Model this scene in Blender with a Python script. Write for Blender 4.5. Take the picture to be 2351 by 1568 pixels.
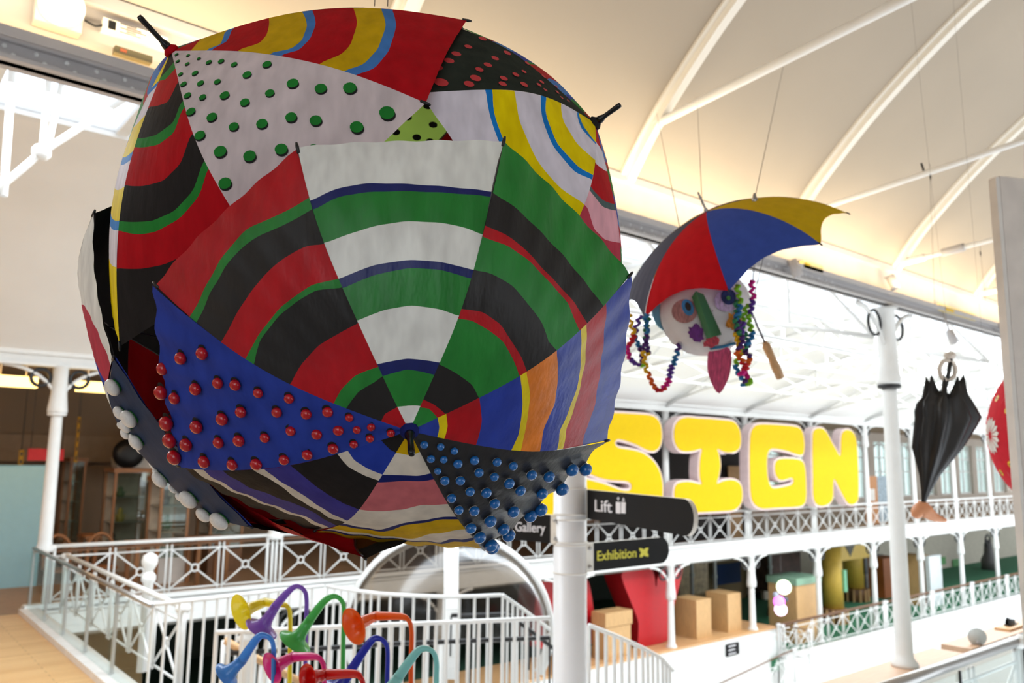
import bpy, math, random
import numpy as np
from mathutils import Vector, Matrix
R = math.radians
scene = bpy.context.scene
for o in list(bpy.data.objects): bpy.data.objects.remove(o)
col = scene.collection
random.seed(7)
# ---------------------------------------------------------------- camera
F = 1850.0; CX = 1175.5; CY = 784.0
YAW = R(50.3); PITCH = math.atan(271 / 1850.0); ROLL = 0.012
CAM = np.array([0.0, 0.0, 2.8])
_fh = np.array([math.cos(YAW), math.sin(YAW), 0]); _up = np.array([0, 0, 1.0])
_r0 = np.array([math.sin(YAW), -math.cos(YAW), 0])
FWD = _fh * math.cos(PITCH) + _up * math.sin(PITCH)
_u0 = -_fh * math.sin(PITCH) + _up * math.cos(PITCH)
RIGHT = _r0 * math.cos(ROLL) + _u0 * math.sin(ROLL)
UPV = _u0 * math.cos(ROLL) - _r0 * math.sin(ROLL)
def ray(x, y): return FWD + RIGHT * (x - CX) / F - UPV * (y - CY) / F
def at_z(x, y, z): r = ray(x, y); return CAM + r * (z - CAM[2]) / r[2]
def at_v(x, y, v): r = ray(x, y); return CAM + r * v / r[1]
def at_u(x, y, u): r = ray(x, y); return CAM + r * u / r[0]
def at_d(x, y, d): return CAM + ray(x, y) * d
cam_d = bpy.data.cameras.new('camera'); cam = bpy.data.objects.new('camera', cam_d); col.objects.link(cam)
cam_d.sensor_width = 36.0; cam_d.lens = F / 2351.0 * 36.0; cam_d.clip_start = 0.05; cam_d.clip_end = 300
M = Matrix(((RIGHT[0], UPV[0], -FWD[0], CAM[0]), (RIGHT[1], UPV[1], -FWD[1], CAM[1]), (RIGHT[2], UPV[2], -FWD[2], CAM[2]), (0, 0, 0, 1)))
cam.matrix_world = M
cam_d.dof.use_dof = True; cam_d.dof.focus_distance = 1.80; cam_d.dof.aperture_fstop = 4.0
scene.camera = cam
# ---------------------------------------------------------------- world, daylight, exposure
scene.view_settings.view_transform = 'Standard'; scene.view_settings.look = 'None'
scene.view_settings.exposure = 0.12; scene.view_settings.gamma = 1.0; scene.view_settings.use_curve_mapping = False
w = bpy.data.worlds.new('overcast'); scene.world = w; w.use_nodes = True
w.node_tree.nodes['Background'].inputs[0].default_value = (0.88, 0.945, 1.0, 1)
w.node_tree.nodes['Background'].inputs[1].default_value = 2.1
def area(name, loc, rot, sx, sy, power, color=(1, 1, 1)):
    l = bpy.data.lights.new(name, 'AREA'); l.shape = 'RECTANGLE'; l.size = sx; l.size_y = sy; l.energy = power; l.color = color
    o = bpy.data.objects.new(name, l); o.location = loc; o.rotation_euler = rot; col.objects.link(o); return o
# daylight falling through the nave rooflights
area('nave_daylight', (6, 9.4, 6.35), (0, 0, 0), 18, 2.2, 950, (0.86, 0.94, 1.0))
area('nave_daylight_far', (32, 9.4, 6.35), (0, 0, 0), 34, 2.2, 3200, (0.9, 0.96, 1.0))
# warm cove strips along the aisle beam, shining up on the vault
for i, u0 in enumerate((-2.3, 0.7, 3.7, 6.7, 9.7, 12.7, 15.7)):
    area('cove_strip_light', (u0, 5.17, 5.34), (R(180), 0, 0), 2.8, 0.06, 30, (1.0, 0.80, 0.50))
cy = scene.cycles
cy.max_bounces = 4; cy.diffuse_bounces = 3; cy.glossy_bounces = 2; cy.transmission_bounces = 3; cy.transparent_max_bounces = 8
cy.use_adaptive_sampling = True; cy.adaptive_threshold = 0.09; cy.adaptive_min_samples = 18; cy.caustics_reflective = False; cy.caustics_refractive = False
cy.sample_clamp_indirect = 6.0
# ---------------------------------------------------------------- materials
def lin(c):
    return tuple(((x / 255) / 12.92 if x / 255 <= 0.04045 else ((x / 255 + 0.055) / 1.055) ** 2.4) for x in c)
MATS = {}
def mat(name, rgb, rough=0.5, metal=0.0, vary=0.06, scale=6.0, stretch=(1, 1, 1), bump=0.0, bscale=40.0, spec=0.5, trans=0.0, sheer=0.0, emit=None, alpha=1.0, coat=0.0):
    if name in MATS: return MATS[name]
    m = bpy.data.materials.new(name); m.use_nodes = True; nt = m.node_tree; n = nt.nodes; L = nt.links
    b = n['Principled BSDF']; c = lin(rgb)
    b.inputs['Roughness'].default_value = rough; b.inputs['Metallic'].default_value = metal
    b.inputs['Specular IOR Level'].default_value = spec; b.inputs['Coat Weight'].default_value = coat
    tc = n.new('ShaderNodeTexCoord'); mp = n.new('ShaderNodeMapping'); mp.inputs['Scale'].default_value = stretch
    L.new(tc.outputs['Object'], mp.inputs['Vector'])
    nz = n.new('ShaderNodeTexNoise'); nz.inputs['Scale'].default_value = scale; nz.inputs['Detail'].default_value = 2
    L.new(mp.outputs[0], nz.inputs['Vector'])
    rp = n.new('ShaderNodeValToRGB')
    rp.color_ramp.elements[0].position = 0.3; rp.color_ramp.elements[1].position = 0.7
    rp.color_ramp.elements[0].color = tuple(max(0, x * (1 - vary)) for x in c) + (1,)
    rp.color_ramp.elements[1].color = tuple(min(1, x * (1 + vary)) for x in c) + (1,)
    L.new(nz.outputs['Fac'], rp.inputs['Fac']); L.new(rp.outputs[0], b.inputs['Base Color'])
    if bump:
        nb = n.new('ShaderNodeTexNoise'); nb.inputs['Scale'].default_value = bscale; nb.inputs['Detail'].default_value = 2
        L.new(mp.outputs[0], nb.inputs['Vector'])
        bp = n.new('ShaderNodeBump'); bp.inputs['Strength'].default_value = bump; bp.inputs['Distance'].default_value = 0.01
        L.new(nb.outputs['Fac'], bp.inputs['Height']); L.new(bp.outputs[0], b.inputs['Normal'])
    if trans: b.inputs['Transmission Weight'].default_value = trans
    if emit:
        b.inputs['Emission Color'].default_value = lin(rgb) + (1,); b.inputs['Emission Strength'].default_value = emit
    if sheer:
        t = n.new('ShaderNodeBsdfTranslucent'); mx = n.new('ShaderNodeMixShader'); mx.inputs[0].default_value = sheer
        L.new(rp.outputs[0], t.inputs['Color']); L.new(b.outputs[0], mx.inputs[1]); L.new(t.outputs[0], mx.inputs[2])
        L.new(mx.outputs[0], n['Material Output'].inputs['Surface'])
    if alpha < 1: b.inputs['Alpha'].default_value = alpha
    MATS[name] = m; return m
def glass_mat(name, tint, face=0.08, rough=0.02, fres=0.5):
    if name in MATS: return MATS[name]
    m = bpy.data.materials.new(name); m.use_nodes = True; nt = m.node_tree; n = nt.nodes; L = nt.links
    n.remove(n['Principled BSDF'])
    t = n.new('ShaderNodeBsdfTransparent'); t.inputs[0].default_value = lin(tint) + (1,)
    g = n.new('ShaderNodeBsdfGlossy'); g.inputs['Roughness'].default_value = rough
    lw = n.new('ShaderNodeLayerWeight'); lw.inputs[0].default_value = 0.35
    ma = n.new('ShaderNodeMath'); ma.operation = 'MULTIPLY_ADD'; ma.inputs[1].default_value = fres; ma.inputs[2].default_value = face
    nz = n.new('ShaderNodeTexNoise'); nz.inputs['Scale'].default_value = 3.0
    bp = n.new('ShaderNodeBump'); bp.inputs['Strength'].default_value = 0.02; L.new(nz.outputs['Fac'], bp.inputs['Height']); L.new(bp.outputs[0], g.inputs['Normal'])
    mx = n.new('ShaderNodeMixShader'); L.new(lw.outputs['Fresnel'], ma.inputs[0]); L.new(ma.outputs[0], mx.inputs[0])
    L.new(t.outputs[0], mx.inputs[1]); L.new(g.outputs[0], mx.inputs[2]); L.new(mx.outputs[0], n['Material Output'].inputs['Surface'])
    MATS[name] = m; return m
PAINT = dict(white=(242, 240, 234), green=(42, 132, 54), navy=(32, 40, 104), black=(40, 37, 37), red=(186, 18, 30), blue=(44, 66, 166), yellow=(248, 216, 10),
             orange=(246, 134, 38), mustard=(214, 172, 16), pink=(206, 112, 118), cream=(228, 217, 202), violet=(66, 62, 146), sky=(72, 128, 200), skyb=(30, 128, 212),
             lilac=(232, 224, 236), rose=(240, 176, 188), darkrose=(196, 66, 84), slate=(84, 104, 104), pinkwhite=(222, 206, 208), dotblack=(44, 50, 44), indigo=(50, 70, 164),
             slateblue=(56, 68, 94), charcoal=(46, 44, 45), lime=(168, 214, 104), brown=(92, 52, 20))
def paint(c, gloss=False):
    if c.startswith('tri') or c.startswith('paper'): return mat('plain_fabric_' + c, PAINT[c], rough=.85, vary=.06, scale=20, bump=.05, sheer=.06, spec=.15)
    if c == 'lime': return mat('backlit_lime', PAINT[c], rough=.7, vary=.08, sheer=.55, spec=.05)
    if gloss: return mat('glossy_painted_' + c, PAINT[c], rough=0.36, vary=0.14, scale=26, stretch=(1, 1, 0.35), bump=0.16, bscale=60, sheer=0.06, spec=0.34)
    return mat('painted_fabric_' + c, PAINT[c], rough=0.6, vary=0.12, scale=26, stretch=(1, 1, 0.35), bump=0.12, bscale=70, sheer=0.08, spec=0.05)
white = mat('white_paint', (238, 238, 236), rough=0.45, vary=0.02)
softwhite = mat('cream_paint', (236, 231, 222), rough=0.6, vary=0.03, scale=1.5)
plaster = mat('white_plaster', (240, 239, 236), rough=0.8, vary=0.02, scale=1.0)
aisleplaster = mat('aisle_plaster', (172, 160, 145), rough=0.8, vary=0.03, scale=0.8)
greypaint = mat('grey_paint', (190, 186, 186), rough=0.5, vary=0.03)
steel = mat('brushed_steel', (176, 174, 172), rough=0.28, metal=0.85, vary=0.05, stretch=(1, 40, 40))
blackmetal = mat('black_metal', (28, 28, 30), rough=0.35, vary=0.05)
blackplastic = mat('black_plastic', (16, 17, 22), rough=0.25, vary=0.05)
wood = mat('pale_wood', (214, 168, 118), rough=0.45, vary=0.14, scale=5, stretch=(1, 12, 6))
darkwood = mat('brown_wood', (120, 82, 54), rough=0.5, vary=0.16, scale=5, stretch=(2, 12, 12))
plywood = mat('plywood', (206, 164, 112), rough=0.55, vary=0.12, scale=4, stretch=(8, 8, 1))
glass = glass_mat('clear_glass', (232, 242, 238))
# ---------------------------------------------------------------- mesh builder
class MB:
    def __init__(s): s.v = []; s.f = []; s.m = []; s.sm = []
    def add(s, V, Fc, mi=0, smooth=False):
        b = len(s.v); s.v += [tuple(map(float, p)) for p in V]
        for f in Fc: s.f.append([i + b for i in f]); s.m.append(mi); s.sm.append(smooth)
    def box(s, a, b, mi=0):
        x0, y0, z0 = a; x1, y1, z1 = b
        V = [(x0, y0, z0), (x1, y0, z0), (x1, y1, z0), (x0, y1, z0), (x0, y0, z1), (x1, y0, z1), (x1, y1, z1), (x0, y1, z1)]
        s.add(V, [(3, 2, 1, 0), (4, 5, 6, 7), (0, 1, 5, 4), (1, 2, 6, 5), (2, 3, 7, 6), (3, 0, 4, 7)], mi)
    def bar(s, p, q, w, h, mi=0, up=(0, 0, 1)):
        p = np.array(p, float); q = np.array(q, float); d = q - p; d /= np.linalg.norm(d)
        up = np.array(up, float)
        if abs(d @ up) > .99: up = np.array([1.0, 0, 0])
        a = np.cross(d, up); a /= np.linalg.norm(a); b = np.cross(a, d)
        V = [e + a * sx * w / 2 + b * sz * h / 2 for e in (p, q) for sx, sz in ((-1, -1), (1, -1), (1, 1), (-1, 1))]
        s.add(V, [(0, 1, 2, 3), (7, 6, 5, 4), (0, 4, 5, 1), (1, 5, 6, 2), (2, 6, 7, 3), (3, 7, 4, 0)], mi)
    def tube(s, pts, r, n=8, mi=0, closed=False, caps=True):
        P = [np.array(p, float) for p in pts]; m = len(P); rr = r if isinstance(r, (list, tuple, np.ndarray)) else [r] * m
        V = []; ref = None
        for i in range(m):
            if closed: d = P[(i + 1) % m] - P[i - 1]
            else: d = P[min(i + 1, m - 1)] - P[max(i - 1, 0)]
            d = d / (np.linalg.norm(d) + 1e-9)
            if ref is None:
                ref = np.array([0, 0, 1.0]) if abs(d[2]) < .9 else np.array([1.0, 0, 0])
            a = np.cross(d, ref); a /= (np.linalg.norm(a) + 1e-9); b = np.cross(a, d); ref = b
            for k in range(n):
                t = 2 * math.pi * k / n; V.append(P[i] + (a * math.cos(t) + b * math.sin(t)) * rr[i])
        Fc = []
        for i in range(m if closed else m - 1):
            for k in range(n):
                j = (i + 1) % m; Fc.append((i * n + k, i * n + (k + 1) % n, j * n + (k + 1) % n, j * n + k))
        if caps and not closed: Fc += [tuple(range(n))[::-1], tuple((m - 1) * n + k for k in range(n))]
        s.add(V, Fc, mi, True)
    def lathe(s, prof, n=20, mi=0, o=(0, 0, 0), ax=None):
        o = np.array(o, float)
        if ax is None: A = np.array([0, 0, 1.0])
        else: A = np.array(ax, float); A /= np.linalg.norm(A)
        e = np.array([1.0, 0, 0]) if abs(A[0]) < .9 else np.array([0, 1.0, 0])
        a = np.cross(A, e); a /= np.linalg.norm(a); b = np.cross(A, a)
        V = [o + A * z + (a * math.cos(2 * math.pi * k / n) + b * math.sin(2 * math.pi * k / n)) * r for r, z in prof for k in range(n)]
        Fc = [(i * n + k, i * n + (k + 1) % n, (i + 1) * n + (k + 1) % n, (i + 1) * n + k) for i in range(len(prof) - 1) for k in range(n)]
        Fc += [tuple(range(n))[::-1], tuple((len(prof) - 1) * n + k for k in range(n))]
        s.add(V, Fc, mi, True)
    def prism(s, poly, d, mi=0, sidemi=None):
        # poly: list of 3-D points (planar), extruded by vector d
        P = [np.array(p, float) for p in poly]; n = len(P); d = np.array(d, float)
        V = P + [p + d for p in P]
        s.add(V, [tuple(range(n)), tuple(range(2 * n - 1, n - 1, -1))], mi)
        s.add(V, [(k, k + n, (k + 1) % n + n, (k + 1) % n) for k in range(n)], mi if sidemi is None else sidemi)
    def grid(s, G, mi=None, smooth=True, base=0):
        G = np.asarray(G); a, b = G.shape[:2]
        V = G.reshape(-1, 3)
        bb = len(s.v); s.v += [tuple(map(float, p)) for p in V]
        for i in range(a - 1):
            for j in range(b - 1):
                s.f.append([bb + i * b + j, bb + (i + 1) * b + j, bb + (i + 1) * b + j + 1, bb + i * b + j + 1])
                s.m.append(mi[j] if mi is not None and not isinstance(mi, int) else (mi or 0)); s.sm.append(smooth)
    def build(s, name, mats, parent=None, loc=None):
        me = bpy.data.meshes.new(name)
        if loc is not None:
            L = np.array(loc, float); V = [(p[0] - L[0], p[1] - L[1], p[2] - L[2]) for p in s.v]
        else: V = s.v
        me.from_pydata(V, [], s.f)
        for m in (mats if isinstance(mats, (list, tuple)) else [mats]): me.materials.append(m)
        me.polygons.foreach_set('material_index', s.m); me.polygons.foreach_set('use_smooth', s.sm); me.update()
        o = bpy.data.objects.new(name, me); col.objects.link(o)
        if loc is not None: o.location = loc
        if parent is not None:
            o.parent = parent
        return o
def empty(name, loc, label=None, cat=None, group=None, kind=None):
    o = bpy.data.objects.new(name, None); o.location = loc; o.empty_display_size = 0.1; col.objects.link(o)
    return tag(o, label, cat, group, kind)
def tag(o, label=None, cat=None, group=None, kind=None):
    if label: o['label'] = label
    if cat: o['category'] = cat
    if group: o['group'] = group
    if kind: o['kind'] = kind
    return o
def struct(o, label=None): return tag(o, label, None, None, 'structure')
def copy_tree(o, parent=None):
    c = o.copy(); col.objects.link(c); c.parent = parent
    for ch in list(o.children): copy_tree(ch, c)
    return c
def inst(me, name, parent, loc=(0, 0, 0), rot=(0, 0, 0), scale=(1, 1, 1)):
    o = bpy.data.objects.new(name, me); col.objects.link(o); o.parent = parent; o.location = loc; o.rotation_euler = rot; o.scale = scale
    return o
def part(mb, name, mats, root):       # mesh in world coordinates, made local to a thing's empty
    return mb.build(name, mats, root, None) if False else _part(mb, name, mats, root)
def world_loc(o):
    p = np.array(o.location, float)
    while o.parent is not None: o = o.parent; p = p + np.array(o.location, float)
    return p
def _part(mb, name, mats, root):
    L = world_loc(root); mb.v = [(p[0] - L[0], p[1] - L[1], p[2] - L[2]) for p in mb.v]
    return mb.build(name, mats, root)
def arc(c, r, a0, a1, n, e1, e2):
    c = np.array(c, float); e1 = np.array(e1, float); e2 = np.array(e2, float)
    return [c + e1 * r * math.cos(a) + e2 * r * math.sin(a) for a in np.linspace(a0, a1, n)]
def smooth_poly(pts, n=3):
    P = np.array(pts, float); m = len(P); out = []
    for i in range(m):
        p0, p1, p2, p3 = P[i - 1], P[i], P[(i + 1) % m], P[(i + 2) % m]
        for k in range(n):
            f = k / n; out.append(.5 * (2 * p1 + (p2 - p0) * f + (2 * p0 - 5 * p1 + 4 * p2 - p3) * f * f + (-p0 + 3 * p1 - 3 * p2 + p3) * f ** 3))
    return np.array(out)
BALL_C=[1.172, 1.955, 3.293]
RIBS={
'C':([[[-2960,-5831,-4391],[-3429,-5959,-3791],[-3866,-6046,-3161],[-4265,-6063,-2502],[-4621,-6008,-1822],[-4921,-5888,-1124],[-5148,-5719,-410],[-5289,-5513,316],[-5375,-5277,1043]],[[-2960,-5831,-4391],[-2911,-6266,-3726],[-2825,-6663,-3042],[-2706,-6990,-2328],[-2579,-7223,-1580],[-2442,-7360,-809],[-2278,-7415,-32],[-2080,-7398,739],[-1855,-7331,1501]],[[-2960,-5831,-4391],[-2400,-6286,-4042],[-1817,-6696,-3680],[-1211,-7035,-3289],[-603,-7291,-2845],[-6,-7457,-2349],[586,-7537,-1825],[1174,-7539,-1290],[1760,-7488,-753]],[[-2960,-5831,-4391],[-2215,-5998,-4529],[-1457,-6115,-4645],[-687,-6165,-4725],[87,-6146,-4749],[856,-6061,-4702],[1618,-5912,-4615],[2373,-5706,-4523],[3125,-5461,-4433]],[[-2960,-5831,-4391],[-2435,-5583,-4951],[-1896,-5293,-5471],[-1337,-4950,-5926],[-760,-4559,-6308],[-177,-4120,-6616],[400,-3631,-6859],[962,-3095,-7054],[1514,-2528,-7223]],[[-2960,-5831,-4391],[-2977,-5275,-4917],[-2958,-4693,-5412],[-2894,-4072,-5854],[-2808,-3405,-6204],[-2716,-2692,-6432],[-2601,-1952,-6571],[-2440,-1202,-6675],[-2244,-450,-6771]],[[-2960,-5831,-4391],[-3459,-5273,-4633],[-3922,-4680,-4860],[-4336,-4042,-5045],[-4703,-3361,-5163],[-5018,-2646,-5215],[-5275,-1902,-5225],[-5475,-1137,-5204],[-5634,-357,-5163]],[[-2960,-5831,-4391],[-3653,-5552,-4157],[-4316,-5232,-3896],[-4932,-4855,-3601],[-5485,-4432,-3251],[-5967,-3973,-2848],[-6374,-3477,-2405],[-6709,-2947,-1941],[-6995,-2390,-1472]]],[-0.383,-0.728,-0.569]),
'A':([[[-6412,-27,4821],[-5815,-684,5119],[-5184,-1307,5401],[-4505,-1882,5654],[-3773,-2407,5854],[-2992,-2879,5998],[-2168,-3295,6089],[-1310,-3659,6132],[-427,-3990,6158]],[[-6412,-27,4821],[-6175,-914,4553],[-5895,-1772,4307],[-5549,-2587,4073],[-5125,-3349,3826],[-4625,-4051,3562],[-4052,-4682,3270],[-3417,-5235,2950],[-2739,-5732,2614]],[[-6412,-27,4821],[-6510,-725,4178],[-6577,-1373,3502],[-6594,-1945,2777],[-6541,-2448,2013],[-6380,-2907,1233],[-6100,-3328,457],[-5722,-3696,-312],[-5287,-4012,-1078]],[[-6412,-27,4821],[-6673,-128,3897],[-6912,-184,2983],[-7105,-186,2076],[-7226,-145,1167],[-7259,-70,255],[-7207,41,-654],[-7082,195,-1556],[-6915,386,-2450]],[[-6412,-27,4821],[-6581,477,4205],[-6718,1005,3597],[-6808,1565,2996],[-6840,2146,2395],[-6806,2735,1789],[-6693,3316,1173],[-6505,3881,547],[-6272,4438,-85]],[[-6412,-27,4821],[-6436,877,4815],[-6394,1778,4767],[-6261,2666,4659],[-6034,3528,4492],[-5716,4351,4267],[-5313,5121,3987],[-4831,5830,3657],[-4298,6492,3295]],[[-6412,-27,4821],[-6056,624,5339],[-5641,1275,5806],[-5146,1921,6198],[-4574,2553,6507],[-3933,3159,6726],[-3234,3732,6853],[-2487,4264,6888],[-1711,4763,6858]],[[-6412,-27,4821],[-5747,-41,5333],[-5063,-25,5847],[-4344,25,6353],[-3587,98,6832],[-2784,184,7252],[-1940,278,7594],[-1063,377,7836],[-163,471,8024]]],[-0.833,-0.144,0.535]),
'B':([[[2662,-5509,3786],[2210,-5415,4076],[1768,-5304,4368],[1337,-5168,4660],[919,-5005,4952],[512,-4811,5232],[105,-4570,5472],[-297,-4289,5681],[-692,-3986,5882]],[[2662,-5509,3786],[2577,-5175,4242],[2501,-4827,4696],[2436,-4460,5142],[2373,-4066,5567],[2304,-3639,5964],[2232,-3186,6338],[2156,-2710,6686],[2077,-2218,7019]],[[2662,-5509,3786],[2997,-5108,4094],[3338,-4692,4385],[3691,-4261,4666],[4049,-3817,4942],[4401,-3356,5214],[4741,-2877,5476],[5064,-2381,5717],[5375,-1872,5943]],[[2662,-5509,3786],[3160,-5187,3652],[3659,-4851,3527],[4159,-4495,3411],[4656,-4120,3296],[5143,-3722,3175],[5606,-3296,3042],[6036,-2838,2893],[6446,-2362,2731]],[[2662,-5509,3786],[3018,-5427,3279],[3371,-5320,2773],[3712,-5177,2267],[4039,-4995,1763],[4349,-4775,1261],[4638,-4518,762],[4913,-4231,267],[5186,-3932,-226]],[[2662,-5509,3786],[2673,-5693,3158],[2698,-5863,2530],[2739,-6010,1899],[2786,-6123,1263],[2827,-6190,621],[2857,-6204,-24],[2873,-6167,-669],[2876,-6090,-1312]],[[2662,-5509,3786],[2355,-5839,3277],[2056,-6142,2739],[1752,-6392,2161],[1432,-6576,1551],[1085,-6681,921],[706,-6705,285],[293,-6647,-342],[-133,-6537,-967]],[[2662,-5509,3786],[2017,-5631,3807],[1370,-5723,3824],[717,-5763,3813],[59,-5742,3748],[-598,-5660,3621],[-1246,-5525,3459],[-1881,-5345,3288],[-2506,-5133,3119]]],[0.244,-0.884,0.397]),
'D':([[[-2506,6598,-3145],[-1680,6950,-2931],[-839,7236,-2686],[14,7429,-2401],[870,7523,-2076],[1717,7515,-1716],[2543,7406,-1327],[3341,7202,-913],[4112,6931,-485]],[[-2506,6598,-3145],[-2150,7040,-2417],[-1774,7415,-1664],[-1373,7694,-885],[-950,7870,-87],[-511,7940,719],[-62,7904,1521],[391,7766,2311],[844,7555,3088]],[[-2506,6598,-3145],[-2811,6827,-2304],[-3086,6992,-1441],[-3319,7067,-554],[-3503,7047,347],[-3637,6932,1251],[-3719,6725,2143],[-3749,6431,3015],[-3743,6076,3868]],[[-2506,6598,-3145],[-3374,6494,-2535],[-4245,6383,-1993],[-5125,6275,-1574],[-5955,6116,-1202],[-6610,5778,-695],[-6999,5189,-14],[-7126,4386,707],[-7083,3460,1398]],[[-2506,6598,-3145],[-3342,6272,-3884],[-4135,5865,-4480],[-4868,5322,-4701],[-5523,4622,-4437],[-6063,3802,-3966],[-6463,2900,-3506],[-6724,1934,-3084],[-6902,938,-2673]],[[-2506,6598,-3145],[-2927,6146,-3968],[-3340,5656,-4730],[-3721,5100,-5397],[-3972,4402,-5927],[-3995,3486,-6283],[-3885,2452,-6498],[-3738,1398,-6609],[-3580,351,-6674]],[[-2506,6598,-3145],[-2138,6218,-3902],[-1750,5784,-4615],[-1337,5275,-5261],[-902,4696,-5829],[-453,4054,-6311],[6,3358,-6702],[467,2618,-6999],[929,1852,-7228]],[[-2506,6598,-3145],[-1674,6610,-3546],[-829,6561,-3909],[29,6427,-4213],[889,6208,-4454],[1741,5905,-4628],[2571,5523,-4733],[3372,5070,-4770],[4148,4569,-4758]]],[-0.342,0.821,-0.457]),
'E':([[[2269,2560,-4081],[2847,1922,-3977],[3378,1255,-3834],[3841,553,-3635],[4227,-178,-3383],[4530,-927,-3079],[4747,-1686,-2728],[4879,-2446,-2336],[4950,-3201,-1916]],[[2269,2560,-4081],[2897,2385,-3510],[3478,2176,-2905],[3989,1919,-2257],[4421,1616,-1573],[4768,1270,-861],[5026,887,-131],[5195,471,608],[5300,35,1350]],[[2269,2560,-4081],[2551,2924,-3347],[2790,3245,-2581],[2969,3506,-1776],[3081,3699,-942],[3127,3823,-88],[3104,3875,774],[3017,3859,1635],[2884,3793,2489]],[[2269,2560,-4081],[2011,3221,-3584],[1718,3837,-3052],[1378,4383,-2475],[993,4851,-1859],[568,5235,-1212],[108,5528,-542],[-379,5733,142],[-884,5873,833]],[[2269,2560,-4081],[1594,3104,-4082],[890,3604,-4042],[149,4038,-3944],[-621,4398,-3788],[-1410,4679,-3576],[-2207,4878,-3309],[-3004,4995,-2995],[-3796,5055,-2647]],[[2269,2560,-4081],[1468,2734,-4709],[660,2858,-5321],[-153,2911,-5908],[-970,2894,-6442],[-1812,2806,-6783],[-2681,2622,-6720],[-3508,2296,-6258],[-4260,1849,-5579]],[[2269,2560,-4081],[1720,2253,-4758],[1164,1892,-5386],[603,1459,-5939],[43,956,-6412],[-503,385,-6798],[-990,-279,-7081],[-1361,-1073,-7248],[-1639,-1962,-7333]],[[2269,2560,-4081],[2430,1805,-4476],[2550,1023,-4824],[2612,208,-5105],[2613,-631,-5312],[2552,-1483,-5442],[2432,-2337,-5495],[2254,-3183,-5472],[2038,-4019,-5396]]],[0.571,0.551,-0.608]),
'F':([[[2758,5242,4093],[3366,4723,4211],[3943,4166,4291],[4472,3559,4319],[4944,2906,4293],[5353,2217,4213],[5695,1500,4079],[5967,764,3895],[6190,19,3678]],[[2758,5242,4093],[2911,4646,4617],[3037,4012,5099],[3127,3330,5518],[3178,2606,5868],[3188,1849,6143],[3158,1069,6341],[3089,275,6462],[2993,-525,6527]],[[2758,5242,4093],[2348,4884,4691],[1919,4486,5245],[1468,4034,5735],[998,3530,6153],[515,2982,6493],[26,2397,6751],[-464,1781,6927],[-952,1148,7044]],[[2758,5242,4093],[2008,5299,4388],[1244,5310,4645],[465,5257,4844],[-319,5137,4982],[-1100,4953,5058],[-1866,4706,5069],[-2611,4401,5019],[-3336,4057,4925]],[[2758,5242,4093],[2090,5647,3887],[1407,6002,3649],[707,6284,3366],[-2,6486,3041],[-710,6606,2678],[-1410,6643,2280],[-2093,6599,1855],[-2761,6498,1411]],[[2758,5242,4093],[2546,5725,3481],[2313,6156,2841],[2051,6512,2168],[1764,6786,1467],[1455,6974,747],[1127,7074,18],[785,7088,-712],[436,7041,-1438]],[[2758,5242,4093],[3108,5486,3407],[3431,5682,2695],[3711,5809,1951],[3944,5862,1181],[4128,5841,397],[4259,5747,-392],[4339,5582,-1177],[4381,5369,-1955]],[[2758,5242,4093],[3448,5071,3710],[4106,4858,3295],[4713,4585,2842],[5261,4255,2352],[5742,3871,1833],[6151,3438,1290],[6485,2963,732],[6765,2460,164]]],[0.383,0.728,0.569])}
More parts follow.
